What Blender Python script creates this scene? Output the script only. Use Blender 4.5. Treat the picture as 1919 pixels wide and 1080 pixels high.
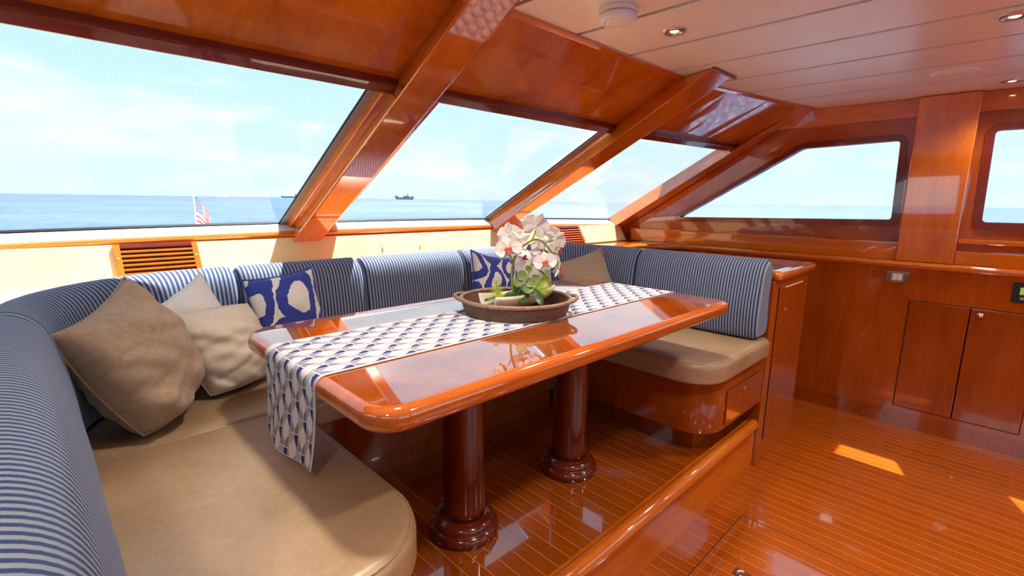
import bpy, bmesh, math, random
from mathutils import Vector, Matrix, noise
from mathutils.geometry import tessellate_polygon
random.seed(7)
scene = bpy.context.scene
C = scene.collection
for o in list(bpy.data.objects): bpy.data.objects.remove(o)
PI = math.pi

# ------------------------------------------------------------------ camera
cam_data = bpy.data.cameras.new('camera'); cam = bpy.data.objects.new('camera', cam_data); C.objects.link(cam)
F_PX = 910.0
cam_data.sensor_width = 36.0; cam_data.lens = F_PX / 1919.0 * 36.0
cam_data.clip_start = 0.02; cam_data.clip_end = 80000
pitch = math.atan(164 / F_PX); roll = math.radians(0.82); yaw = math.radians(45.5)
hv = Vector((math.cos(yaw), math.sin(yaw), 0)); zv = Vector((0, 0, 1))
fwd = hv * math.cos(pitch) - zv * math.sin(pitch)
rt = fwd.cross(zv).normalized(); up = rt.cross(fwd)
r2 = rt * math.cos(roll) + up * math.sin(roll); u2 = up * math.cos(roll) - rt * math.sin(roll)
m = Matrix((r2, u2, -fwd)).transposed().to_4x4(); m.translation = Vector((0, 0, 1.41))
cam.matrix_world = m
scene.camera = cam

# ------------------------------------------------------------------ view, world, sun
scene.view_settings.view_transform = 'Standard'; scene.view_settings.look = 'None'
scene.view_settings.gamma = 1.0; scene.view_settings.use_curve_mapping = False
scene.view_settings.exposure = 1.15
scene.cycles.use_denoising = True
scene.cycles.max_bounces = 10; scene.cycles.diffuse_bounces = 6; scene.cycles.glossy_bounces = 5
scene.cycles.transparent_max_bounces = 16
scene.cycles.sample_clamp_indirect = 6.0
scene.cycles.caustics_reflective = False; scene.cycles.caustics_refractive = False

SKY_STRENGTH = 1.15
SUN_ENERGY = 19.0
LAMP_POWER = 30.0
SUN_DIR = Vector((1.0, 0.43, 2.1)).normalized()

world = bpy.data.worlds.new('world'); scene.world = world; world.use_nodes = True
nt = world.node_tree; nt.nodes.clear()
def wn(t, **k):
    n = nt.nodes.new(t)
    for a, b in k.items(): setattr(n, a, b)
    return n
wo = wn('ShaderNodeOutputWorld'); bg = wn('ShaderNodeBackground'); bg.inputs[1].default_value = SKY_STRENGTH
tc = wn('ShaderNodeTexCoord'); sep = wn('ShaderNodeSeparateXYZ'); nt.links.new(tc.outputs['Generated'], sep.inputs[0])
ramp = wn('ShaderNodeValToRGB'); nt.links.new(sep.outputs[2], ramp.inputs[0])
els = ramp.color_ramp.elements
els[0].position = 0.0; els[0].color = (0.72, 0.90, 0.95, 1)
els[1].position = 1.0; els[1].color = (0.16, 0.42, 0.80, 1)
e = els.new(0.18); e.color = (0.60, 0.86, 0.96, 1)
e = els.new(0.45); e.color = (0.38, 0.70, 0.94, 1)
mp = wn('ShaderNodeMapping'); mp.inputs['Scale'].default_value = (1.6, 1.6, 6.5); nt.links.new(tc.outputs['Generated'], mp.inputs[0])
cn = wn('ShaderNodeTexNoise'); cn.inputs['Scale'].default_value = 2.6; cn.inputs['Detail'].default_value = 9; cn.inputs['Roughness'].default_value = 0.62
nt.links.new(mp.outputs[0], cn.inputs['Vector'])
cr = wn('ShaderNodeValToRGB'); nt.links.new(cn.outputs[0], cr.inputs[0])
cr.color_ramp.elements[0].position = 0.47; cr.color_ramp.elements[0].color = (0, 0, 0, 1)
cr.color_ramp.elements[1].position = 0.72; cr.color_ramp.elements[1].color = (0.85, 0.85, 0.85, 1)
mix = wn('ShaderNodeMixRGB'); nt.links.new(cr.outputs[0], mix.inputs[0]); nt.links.new(ramp.outputs[0], mix.inputs[1]); mix.inputs[2].default_value = (0.95, 0.97, 0.98, 1)
nt.links.new(mix.outputs[0], bg.inputs[0]); nt.links.new(bg.outputs[0], wo.inputs[0])

sun_data = bpy.data.lights.new('sun', 'SUN'); sun_data.energy = SUN_ENERGY; sun_data.angle = 0.01; sun_data.color = (1.0, 0.95, 0.86)
sun = bpy.data.objects.new('sun', sun_data); C.objects.link(sun)
sun.rotation_euler = SUN_DIR.to_track_quat('Z', 'Y').to_euler(); sun.location = (6, 6, 12)

# ------------------------------------------------------------------ material helpers
def srgb(r, g, b):
    f = lambda v: (v / 255 / 12.92) if v / 255 <= 0.04045 else ((v / 255 + 0.055) / 1.055) ** 2.4
    return (f(r), f(g), f(b), 1)
class NT:
    def __init__(s, name):
        s.mat = bpy.data.materials.new(name); s.mat.use_nodes = True; s.t = s.mat.node_tree; s.t.nodes.clear()
        s.out = s.t.nodes.new('ShaderNodeOutputMaterial'); s.bsdf = s.t.nodes.new('ShaderNodeBsdfPrincipled')
        s.t.links.new(s.bsdf.outputs[0], s.out.inputs[0])
    def n(s, t, **k):
        x = s.t.nodes.new(t)
        for a, b in k.items(): setattr(x, a, b)
        return x
    def link(s, a, b): s.t.links.new(a, b)
    def val(s, inp, v):
        if hasattr(v, 'is_output'): s.link(v, inp)
        else: inp.default_value = v
    def math(s, op, a, b=0.0, c=None):
        x = s.n('ShaderNodeMath', operation=op); s.val(x.inputs[0], a); s.val(x.inputs[1], b)
        if c is not None: s.val(x.inputs[2], c)
        return x.outputs[0]
    def mix(s, f, a, b):
        x = s.n('ShaderNodeMixRGB'); s.val(x.inputs[0], f); s.val(x.inputs[1], a); s.val(x.inputs[2], b); return x.outputs[0]
    def ramp(s, f, stops):
        x = s.n('ShaderNodeValToRGB'); s.link(f, x.inputs[0]); e = x.color_ramp.elements
        e[0].position, e[0].color = stops[0]; e[1].position, e[1].color = stops[-1]
        for p, c in stops[1:-1]: q = e.new(p); q.color = c
        return x.outputs[0]
    def noise(s, vec, scale, detail=4, rough=0.55, dist=0.0):
        x = s.n('ShaderNodeTexNoise'); s.link(vec, x.inputs['Vector']); x.inputs['Scale'].default_value = scale
        x.inputs['Detail'].default_value = detail; x.inputs['Roughness'].default_value = rough; x.inputs['Distortion'].default_value = dist
        return x.outputs[0]
    def coord(s, kind='Object', scale=(1, 1, 1)):
        x = s.n('ShaderNodeTexCoord'); y = s.n('ShaderNodeMapping'); y.inputs['Scale'].default_value = scale
        s.link(x.outputs[kind], y.inputs[0]); return y.outputs[0]
    def bump(s, h, strength=0.2, dist=0.01):
        x = s.n('ShaderNodeBump'); x.inputs['Strength'].default_value = strength; x.inputs['Distance'].default_value = dist
        s.link(h, x.inputs['Height']); s.link(x.outputs[0], s.bsdf.inputs['Normal'])
    def set(s, **k):
        names = dict(color='Base Color', rough='Roughness', metal='Metallic', coat='Coat Weight', coatr='Coat Roughness', spec='Specular IOR Level',
                     sheen='Sheen Weight', emit='Emission Color', estr='Emission Strength', trans='Transmission Weight', sss='Subsurface Weight')
        for a, b in k.items(): s.val(s.bsdf.inputs[names[a]], b)
        return s
def plain(name, col, rough=0.5, **k):
    return NT(name).set(color=col, rough=rough, **k).mat
def wood(name, dark, light, scale, rough=0.12, coat=0.9, fine=1.0, ior=1.75):
    """varnished timber, grain along the axis with the smallest scale"""
    w = NT(name); v = w.coord('Object', scale)
    big = w.noise(v, 1.3, 3, 0.5, 0.6); fin = w.noise(v, 9.0 * fine, 5, 0.65, 0.2)
    f = w.math('MULTIPLY_ADD', fin, 0.45, w.math('MULTIPLY', big, 0.62))
    mid = tuple((a + b) / 2 for a, b in zip(dark, light))
    col = w.ramp(f, [(0.30, dark), (0.52, mid), (0.78, light)])
    w.set(color=col, rough=rough, coat=coat, coatr=0.025, spec=0.4)
    w.bsdf.inputs['Coat IOR'].default_value = ior
    return w.mat
WD, WL = (0.42, 0.074, 0.003, 1), (0.76, 0.205, 0.010, 1)
M = {}
M['wood_v'] = wood('varnished_cherry_vertical', WD, WL, (5, 5, 0.7))
M['wood_x'] = wood('varnished_cherry_lengthwise', WD, WL, (0.7, 5, 5))
M['wood_y'] = wood('varnished_cherry_athwart', WD, WL, (5, 0.7, 5))
M['wood_wall'] = wood('varnished_cherry_wall', (0.27, 0.040, 0.0022, 1), (0.48, 0.100, 0.005, 1), (4, 4, 0.8), rough=0.16, coat=0.75)
M['wood_base'] = wood('varnished_cherry_bench', (0.20, 0.029, 0.002, 1), (0.37, 0.072, 0.005, 1), (4, 4, 0.8), rough=0.16, coat=0.75)
M['burgundy'] = wood('dark_mahogany_trim', (0.115, 0.012, 0.007, 1), (0.22, 0.026, 0.012, 1), (0.8, 6, 6), rough=0.18, coat=0.5)
M['column'] = wood('dark_mahogany_column', (0.075, 0.009, 0.0025, 1), (0.17, 0.022, 0.0045, 1), (7, 7, 0.9), rough=0.16, coat=0.6, ior=1.5)
M['plank'] = wood('varnished_teak_plank', (0.25, 0.042, 0.0025, 1), (0.42, 0.092, 0.006, 1), (5, 0.9, 5), rough=0.14, coat=0.9, fine=1.2, ior=1.85)
M['plank2'] = wood('varnished_teak_plank_dark', (0.23, 0.038, 0.0025, 1), (0.39, 0.083, 0.006, 1), (5, 0.9, 5), rough=0.14, coat=0.9, fine=1.2, ior=1.85)
M['plank3'] = wood('varnished_teak_plank_red', (0.265, 0.045, 0.003, 1), (0.44, 0.098, 0.0065, 1), (5, 0.9, 5), rough=0.14, coat=0.9, fine=1.2, ior=1.85)
M['seam'] = plain('pale_holly_seam', (0.66, 0.27, 0.05, 1), 0.25, coat=0.3)
M['dark_gap'] = plain('dark_joint', (0.035, 0.008, 0.003, 1), 0.6)
t = NT('burl_table_top'); v = t.coord('Object', (1.6, 2.4, 2)); a = t.noise(v, 2.2, 4, 0.6, 1.4); b = t.noise(v, 26, 5, 0.7)
f = t.math('MULTIPLY_ADD', b, 0.35, t.math('MULTIPLY', a, 0.7))
t.set(color=t.ramp(f, [(0.3, (0.20, 0.034, 0.003, 1)), (0.55, (0.32, 0.070, 0.006, 1)), (0.8, (0.44, 0.12, 0.013, 1))]), rough=0.06, coat=1.0, coatr=0.012, spec=1.0)
t.bsdf.inputs['Coat IOR'].default_value = 2.1
M['burl'] = t.mat
M['tedge'] = wood('table_edge_cherry', (0.36, 0.055, 0.005, 1), (0.62, 0.145, 0.016, 1), (0.7, 5, 5), rough=0.09, coat=0.8)
t = NT('cream_leather_panel'); v = t.coord('Object'); a = t.noise(v, 2.0, 4)
t.set(color=t.ramp(a, [(0.3, (0.76, 0.58, 0.27, 1)), (0.7, (0.84, 0.68, 0.38, 1))]), rough=0.45); t.bump(t.noise(v, 220, 2), 0.05, 0.002); M['cream'] = t.mat
M['sill'] = plain('ivory_sill', (0.74, 0.68, 0.56, 1), 0.4)
M['ivory'] = plain('ivory_paint', (0.74, 0.66, 0.55, 1), 0.4)
t = NT('ceiling_panel_vinyl'); v = t.coord('Object', (40, 1.5, 3)); a = t.noise(v, 3, 4)
t.set(color=t.ramp(a, [(0.3, (0.76, 0.745, 0.65, 1)), (0.7, (0.82, 0.81, 0.73, 1))]), rough=0.35, coat=0.15, coatr=0.2); t.bump(a, 0.05, 0.002); M['ceil'] = t.mat
M['batten'] = plain('varnished_batten', (0.15, 0.030, 0.008, 1), 0.10, coat=0.8)
M['black'] = plain('black_rubber', (0.012, 0.013, 0.018, 1), 0.4)
M['greyframe'] = plain('grey_painted_frame', (0.30, 0.29, 0.31, 1), 0.45)
M['chrome'] = plain('polished_chrome', (0.78, 0.78, 0.8, 1), 0.12, metal=1.0)
M['brushed'] = plain('brushed_nickel', (0.52, 0.46, 0.40, 1), 0.28, metal=1.0)
M['white'] = plain('white_plastic', (0.78, 0.76, 0.73, 1), 0.35)
M['whitep'] = plain('white_gelcoat', (0.85, 0.86, 0.86, 1), 0.3)
M['lamp'] = NT('lamp_glow').set(color=(1, 0.9, 0.7, 1), emit=(1.0, 0.78, 0.48, 1), estr=14.0).mat
M['vent_shade'] = plain('painted_vent_shade', (0.02, 0.012, 0.008, 1), 0.9)
# pane with grey tint put in to dim the outside, mirrors a little
g = NT('window_glass'); g.t.nodes.remove(g.bsdf)
tr = g.n('ShaderNodeBsdfTransparent'); tr.inputs[0].default_value = (0.665, 0.675, 0.68, 1)
gl = g.n('ShaderNodeBsdfGlossy'); gl.inputs['Roughness'].default_value = 0.02; gl.inputs[0].default_value = (0.9, 0.95, 1, 1)
lw = g.n('ShaderNodeLayerWeight'); lw.inputs[0].default_value = 0.5
fac = g.math('MULTIPLY_ADD', g.math('POWER', lw.outputs['Facing'], 5.0), 0.30, 0.015)
mx = g.n('ShaderNodeMixShader'); g.link(fac, mx.inputs[0]); g.link(tr.outputs[0], mx.inputs[1]); g.link(gl.outputs[0], mx.inputs[2]); g.link(mx.outputs[0], g.out.inputs[0])
M['glass'] = g.mat
M['clear'] = g.mat.copy(); M['clear'].name = 'clear_window_glass'
for n_ in M['clear'].node_tree.nodes:
    if n_.type == 'BSDF_TRANSPARENT': n_.inputs[0].default_value = (0.95, 0.97, 0.97, 1)
# leather seats
t = NT('tan_leather'); v = t.coord('Object'); a = t.noise(v, 3.2, 5, 0.6, 0.4); b = t.noise(v, 60, 5, 0.7)
f = t.math('MULTIPLY_ADD', b, 0.3, t.math('MULTIPLY', a, 0.75))
t.set(color=t.ramp(f, [(0.28, (0.26, 0.158, 0.078, 1)), (0.55, (0.39, 0.255, 0.145, 1)), (0.8, (0.51, 0.365, 0.24, 1))]), rough=0.36, spec=0.5, coat=0.4, coatr=0.33)
t.bump(t.noise(v, 330, 3, 0.6), 0.10, 0.002); M['leather'] = t.mat
# striped backrest fabric (stripes follow the UV u coordinate, in metres)
t = NT('navy_striped_fabric'); uv = t.n('ShaderNodeUVMap'); sp = t.n('ShaderNodeSeparateXYZ'); t.link(uv.outputs[0], sp.inputs[0])
wob = t.noise(uv.outputs[0], 300, 2)
ph = t.math('MULTIPLY_ADD', wob, 0.06, t.math('MULTIPLY', sp.outputs[0], 1 / 0.0145))
fr_ = t.math('FRACT', ph)
tri = t.math('ABSOLUTE', t.math('SUBTRACT', fr_, 0.5))
st = t.ramp(tri, [(0.20, (0, 0, 0, 1)), (0.29, (1, 1, 1, 1))])
fine = t.math('FRACT', t.math('MULTIPLY', sp.outputs[1], 1 / 0.004))
light = t.mix(t.math('MULTIPLY', fine, 0.35), (0.265, 0.295, 0.355, 1), (0.16, 0.21, 0.31, 1))
t.set(color=t.mix(st, (0.020, 0.040, 0.125, 1), light), rough=0.8, sheen=0.2, spec=0.2)
t.t.nodes['Principled BSDF'].inputs['Sheen Tint'].default_value = (0.45, 0.65, 1.0, 1)
t.bump(t.math('MULTIPLY_ADD', fine, 0.3, st), 0.25, 0.002); M['stripe'] = t.mat
def linen(name, c1, c2, weave=430):
    t = NT(name); uv = t.n('ShaderNodeUVMap'); sp = t.n('ShaderNodeSeparateXYZ'); t.link(uv.outputs[0], sp.inputs[0])
    a = t.math('SINE', t.math('MULTIPLY', sp.outputs[0], weave * 3)); b = t.math('SINE', t.math('MULTIPLY', sp.outputs[1], weave * 3))
    w = t.math('MULTIPLY_ADD', t.math('MULTIPLY', a, b), 0.5, 0.5); n = t.noise(uv.outputs[0], 70, 5, 0.7)
    f = t.math('MULTIPLY_ADD', n, 0.6, t.math('MULTIPLY', w, 0.4))
    t.set(color=t.ramp(f, [(0.25, c1), (0.75, c2)]), rough=0.9, sheen=0.2, spec=0.15); t.bump(w, 0.35, 0.002); return t.mat
M['linen_tan'] = linen('tan_linen', (0.25, 0.168, 0.105, 1), (0.49, 0.36, 0.255, 1))
M['linen_ivory'] = linen('ivory_linen', (0.60, 0.52, 0.41, 1), (0.74, 0.66, 0.55, 1))
M['linen_white'] = linen('white_linen', (0.74, 0.73, 0.69, 1), (0.85, 0.84, 0.81, 1))
M['linen_grey'] = linen('taupe_linen', (0.22, 0.16, 0.11, 1), (0.36, 0.27, 0.2, 1))
def ikat(name, ox, oy, ang):
    t = NT(name); uv = t.n('ShaderNodeUVMap'); mpn = t.n('ShaderNodeMapping'); mpn.inputs['Location'].default_value = (ox, oy, 0)
    mpn.inputs['Rotation'].default_value = (0, 0, ang); t.link(uv.outputs[0], mpn.inputs[0])
    nz = t.n('ShaderNodeTexNoise'); t.link(mpn.outputs[0], nz.inputs['Vector']); nz.inputs['Scale'].default_value = 42; nz.inputs['Detail'].default_value = 2
    sv = t.n('ShaderNodeVectorMath', operation='SUBTRACT'); t.link(nz.outputs['Color'], sv.inputs[0]); sv.inputs[1].default_value = (0.5, 0.5, 0.5)
    sc = t.n('ShaderNodeVectorMath', operation='MULTIPLY'); t.link(sv.outputs[0], sc.inputs[0]); sc.inputs[1].default_value = (0.022, 0.008, 0)
    ad = t.n('ShaderNodeVectorMath', operation='ADD'); t.link(mpn.outputs[0], ad.inputs[0]); t.link(sc.outputs[0], ad.inputs[1])
    nb = t.n('ShaderNodeTexNoise'); t.link(mpn.outputs[0], nb.inputs['Vector']); nb.inputs['Scale'].default_value = 5.5; nb.inputs['Detail'].default_value = 0
    s2 = t.n('ShaderNodeVectorMath', operation='SUBTRACT'); t.link(nb.outputs['Color'], s2.inputs[0]); s2.inputs[1].default_value = (0.5, 0.5, 0.5)
    s3 = t.n('ShaderNodeVectorMath', operation='MULTIPLY'); t.link(s2.outputs[0], s3.inputs[0]); s3.inputs[1].default_value = (0.13, 0.13, 0)
    a2 = t.n('ShaderNodeVectorMath', operation='ADD'); t.link(ad.outputs[0], a2.inputs[0]); t.link(s3.outputs[0], a2.inputs[1])
    sp = t.n('ShaderNodeSeparateXYZ'); t.link(a2.outputs[0], sp.inputs[0])
    def cell(v, p): return t.math('MULTIPLY', t.math('SUBTRACT', t.math('FRACT', t.math('DIVIDE', v, p)), 0.5), p)
    col = t.math('FLOOR', t.math('DIVIDE', sp.outputs[0], 0.145))
    yo = t.math('MULTIPLY_ADD', t.math('MODULO', col, 2.0), 0.125, sp.outputs[1])
    cx = cell(sp.outputs[0], 0.145); cy = cell(yo, 0.23)
    d = t.math('SQRT', t.math('ADD', t.math('POWER', t.math('DIVIDE', t.math('ABSOLUTE', cx), 0.060), 2.0), t.math('POWER', t.math('DIVIDE', t.math('ABSOLUTE', cy), 0.095), 2.0)))
    ring = t.math('MULTIPLY', t.math('GREATER_THAN', d, 0.60), t.math('LESS_THAN', d, 1.26))
    t.set(color=t.mix(ring, (0.70, 0.68, 0.63, 1), (0.035, 0.058, 0.30, 1)), rough=0.85, sheen=0.2, spec=0.15)
    t.bump(t.noise(uv.outputs[0], 420, 2), 0.2, 0.002); return t.mat
M['ikat_a'] = ikat('blue_ikat_print', 0.02, 0.06, 0.5)
M['ikat_b'] = ikat('blue_ikat_print_upright', 0.10, 0.02, 0.0)
# table runner: white hexagons with navy and grey facets between them
t = NT('geometric_runner_print'); uv = t.n('ShaderNodeUVMap'); sp = t.n('ShaderNodeSeparateXYZ'); t.link(uv.outputs[0], sp.inputs[0])
p = t.math('DIVIDE', sp.outputs[0], 0.088); q = t.math('DIVIDE', sp.outputs[1], 0.0415)
r = t.math('FLOOR', t.math('ADD', q, 0.5)); y = t.math('SUBTRACT', q, r)
p2 = t.math('MULTIPLY_ADD', t.math('ABSOLUTE', t.math('MODULO', r, 2.0)), 0.5, p)
x = t.math('SUBTRACT', p2, t.math('FLOOR', t.math('ADD', p2, 0.5)))
ax = t.math('ABSOLUTE', x); ay = t.math('ABSOLUTE', y)
lim = t.math('MINIMUM', 0.40, t.math('MULTIPLY', t.math('SUBTRACT', 0.37, ax), 1.55))
inhex = t.math('LESS_THAN', ay, lim)
edge = t.math('MAXIMUM', t.math('GREATER_THAN', ax, 0.484), t.math('GREATER_THAN', ay, 0.475))
edge = t.math('MAXIMUM', edge, t.math('LESS_THAN', ay, 0.03))
isw = t.math('MAXIMUM', inhex, edge)
xr = t.math('GREATER_THAN', x, 0.0); yu = t.math('GREATER_THAN', y, 0.0)
WHITE, NAVY, GREY, LGREY = (0.74, 0.71, 0.72, 1), (0.040, 0.046, 0.17, 1), (0.24, 0.225, 0.27, 1), (0.42, 0.40, 0.41, 1)
ca = t.mix(yu, NAVY, LGREY); cb = t.mix(yu, GREY, (0.30, 0.28, 0.32, 1)); cc = t.mix(xr, cb, ca)
thr = t.noise(uv.outputs[0], 500, 2)
t.set(color=t.mix(isw, cc, WHITE), rough=0.85, spec=0.15); t.bump(thr, 0.2, 0.002); M['runner'] = t.mat
# rattan
t = NT('woven_rattan'); uv = t.n('ShaderNodeUVMap'); sp = t.n('ShaderNodeSeparateXYZ'); t.link(uv.outputs[0], sp.inputs[0])
row = t.math('DIVIDE', sp.outputs[1], 0.0070); ri = t.math('FLOOR', row)
ux = t.math('MULTIPLY_ADD', ri, 0.5, t.math('DIVIDE', sp.outputs[0], 0.0125))
h = t.math('MULTIPLY', t.math('SINE', t.math('MULTIPLY', t.math('FRACT', ux), PI)), t.math('SINE', t.math('MULTIPLY', t.math('FRACT', row), PI)))
t.set(color=t.ramp(h, [(0.12, (0.035, 0.014, 0.007, 1)), (0.5, (0.15, 0.058, 0.028, 1)), (0.95, (0.42, 0.24, 0.14, 1))]), rough=0.5)
t.bump(h, 0.9, 0.004); M['rattan'] = t.mat
M['rattan_rim'] = wood('twisted_rattan_rim', (0.10, 0.05, 0.03, 1), (0.42, 0.27, 0.18, 1), (60, 60, 60), rough=0.5, coat=0.0)
t = NT('ceramic_cream'); t.set(color=(0.80, 0.66, 0.52, 1), rough=0.35, coat=0.2); M['ceramic'] = t.mat
t = NT('orchid_petal'); t.set(color=(0.84, 0.78, 0.75, 1), rough=0.6, spec=0.2)
t.bsdf.inputs['Subsurface Weight'].default_value = 0.15; t.bsdf.inputs['Subsurface Radius'].default_value = (0.01, 0.008, 0.006); M['petal'] = t.mat
M['lip'] = plain('orchid_lip_red', (0.62, 0.09, 0.05, 1), 0.5)
M['lip2'] = plain('orchid_lip_magenta', (0.38, 0.03, 0.12, 1), 0.5)
M['stem'] = plain('orchid_stem_green', (0.20, 0.28, 0.05, 1), 0.5)
M['leaf'] = plain('round_leaf_green', (0.12, 0.20, 0.025, 1), 0.4)
M['leafd'] = plain('dark_leaf_green', (0.035, 0.10, 0.025, 1), 0.3)
M['fern'] = plain('fern_lime_green', (0.48, 0.62, 0.04, 1), 0.5)
# sea
t = NT('sea_water'); v = t.coord('Object', (1, 1, 1)); n1 = t.noise(v, 0.35, 6, 0.65); n2 = t.noise(v, 0.012, 5, 0.6)
f = t.math('MULTIPLY_ADD', n1, 0.55, t.math('MULTIPLY', n2, 0.5))
t.set(color=t.ramp(f, [(0.40, (0.011, 0.042, 0.105, 1)), (0.60, (0.060, 0.120, 0.225, 1))]), rough=0.32, spec=0.5); t.bump(n1, 0.6, 1.2); M['sea'] = t.mat
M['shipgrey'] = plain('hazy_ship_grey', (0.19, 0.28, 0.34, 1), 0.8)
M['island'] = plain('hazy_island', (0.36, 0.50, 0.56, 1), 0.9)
M['deck'] = plain('pale_deck', (0.84, 0.82, 0.77, 1), 0.5)
# flag print: canton with stars, thirteen stripes
t = NT('flag_cloth'); uv = t.n('ShaderNodeUVMap'); sp = t.n('ShaderNodeSeparateXYZ'); t.link(uv.outputs[0], sp.inputs[0])
u_, v_ = sp.outputs[0], sp.outputs[1]
stp = t.math('LESS_THAN', t.math('MODULO', t.math('FLOOR', t.math('MULTIPLY', v_, 12.999)), 2.0), 0.5)
stripes = t.mix(stp, (0.85, 0.85, 0.85, 1), (0.55, 0.06, 0.09, 1))
canton = t.math('MULTIPLY', t.math('LESS_THAN', u_, 0.40), t.math('GREATER_THAN', v_, 0.4615))
sy = t.math('MULTIPLY', t.math('SUBTRACT', v_, 0.4615), 9 / 0.5385); sr = t.math('FLOOR', sy)
sx = t.math('MULTIPLY_ADD', t.math('MODULO', sr, 2.0), 0.5, t.math('MULTIPLY', u_, 6 / 0.40))
dx = t.math('SUBTRACT', t.math('FRACT', sx), 0.5); dy = t.math('SUBTRACT', t.math('FRACT', sy), 0.5)
star = t.math('LESS_THAN', t.math('ADD', t.math('MULTIPLY', dx, dx), t.math('MULTIPLY', dy, dy)), 0.07)
cant = t.mix(star, (0.05, 0.08, 0.25, 1), (0.85, 0.85, 0.88, 1))
t.set(color=t.mix(canton, stripes, cant), rough=0.8); M['flag'] = t.mat

# ------------------------------------------------------------------ mesh helpers
def tag(o, label=None, cat=None, group=None, kind=None):
    if label: o['label'] = label
    if cat: o['category'] = cat
    if group: o['group'] = group
    if kind: o['kind'] = kind
    return o
def empty(name, loc=(0, 0, 0), label=None, cat=None, group=None, kind=None):
    o = bpy.data.objects.new(name, None); C.objects.link(o); o.location = loc; o.empty_display_size = 0.05
    bpy.context.view_layer.update()
    return tag(o, label, cat, group, kind)
def attach(o, parent):
    if parent is not None:
        o.parent = parent; o.matrix_parent_inverse = wm(parent).inverted()
    return o
def wm(o):
    mloc = Matrix.LocRotScale(o.location, o.rotation_euler, o.scale)
    return (wm(o.parent) @ o.matrix_parent_inverse @ mloc) if o.parent else mloc
def link(name, me, mat, parent=None, smooth=False):
    o = bpy.data.objects.new(name, me); C.objects.link(o)
    if mat is not None and not me.materials: me.materials.append(mat)
    if smooth:
        for p in me.polygons: p.use_smooth = True
    return attach(o, parent)
def mesh(name, verts, faces, mat, parent=None, smooth=False, uvs=None):
    me = bpy.data.meshes.new(name); me.from_pydata([tuple(v) for v in verts], [], faces); me.update()
    if uvs is not None:
        ul = me.uv_layers.new(name='UVMap')
        for lp in me.loops: ul.data[lp.index].uv = uvs[lp.vertex_index]
    bm = bmesh.new(); bm.from_mesh(me); bmesh.ops.recalc_face_normals(bm, faces=bm.faces); bm.to_mesh(me); bm.free()
    return link(name, me, mat, parent, smooth)
def bevelled(me, w, seg=2):
    bm = bmesh.new(); bm.from_mesh(me)
    bmesh.ops.bevel(bm, geom=bm.edges[:], offset=w, segments=seg, affect='EDGES', profile=0.5, clamp_overlap=True)
    bm.to_mesh(me); bm.free()
    for p in me.polygons: p.use_smooth = False
CUBE_F = [(0, 1, 3, 2), (4, 6, 7, 5), (0, 4, 5, 1), (2, 3, 7, 6), (0, 2, 6, 4), (1, 5, 7, 3)]
def hexa(name, pts, mat, parent=None, bev=0.0, seg=2):
    """pts indexed x*4+y*2+z"""
    o = mesh(name, pts, CUBE_F, mat, parent)
    if bev: bevelled(o.data, bev, seg)
    return o
def box(name, x, y, z, mat, parent=None, bev=0.0, seg=2):
    return hexa(name, [(a, b, c) for a in x for b in y for c in z], mat, parent, bev, seg)
def prism(name, poly, axis, a0, a1, mat, parent=None, bev=0.0, holes=(), smooth=False):
    """polygon in the two axes other than `axis` (cyclic order kept as x,y,z), extruded a0..a1"""
    def P(p, a):
        if axis == 0: return (a, p[0], p[1])
        if axis == 1: return (p[0], a, p[1])
        return (p[0], p[1], a)
    loops = [list(poly)] + [list(h) for h in holes]
    flat = [p for l in loops for p in l]; n = len(flat)
    verts = [P(p, a0) for p in flat] + [P(p, a1) for p in flat]
    if holes:
        tris = tessellate_polygon([[Vector((p[0], p[1], 0)) for p in l] for l in loops])
        faces = [tuple(t) for t in tris] + [tuple(i + n for i in reversed(t)) for t in tris]
    else:
        faces = [tuple(range(n)), tuple(range(2 * n - 1, n - 1, -1))]
    k = 0
    for l in loops:
        c = len(l)
        for i in range(c): faces.append((k + i, k + (i + 1) % c, n + k + (i + 1) % c, n + k + i))
        k += c
    o = mesh(name, verts, faces, mat, parent, smooth)
    if bev: bevelled(o.data, bev)
    return o
def tube(name, pts, rad, mat, parent=None, seg=8, closed=False):
    pts = [Vector(p) for p in pts]; n = len(pts); verts = []; faces = []
    prev = None
    for i, p in enumerate(pts):
        if closed: d = pts[(i + 1) % n] - pts[i - 1]
        else: d = pts[min(i + 1, n - 1)] - pts[max(i - 1, 0)]
        d.normalize()
        ref = prev if prev is not None else (Vector((0, 0, 1)) if abs(d.z) < 0.9 else Vector((1, 0, 0)))
        a = (ref - d * ref.dot(d)).normalized(); b = d.cross(a); prev = a
        r = rad[i] if isinstance(rad, (list, tuple)) else rad
        for k in range(seg): verts.append(p + (a * math.cos(2 * PI * k / seg) + b * math.sin(2 * PI * k / seg)) * r)
    m_ = n if closed else n - 1
    for i in range(m_):
        for k in range(seg):
            j = (i + 1) % n
            faces.append((i * seg + k, i * seg + (k + 1) % seg, j * seg + (k + 1) % seg, j * seg + k))
    if not closed: faces += [tuple(range(seg - 1, -1, -1)), tuple(range((n - 1) * seg, n * seg))]
    return mesh(name, verts, faces, mat, parent, True)
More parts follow.
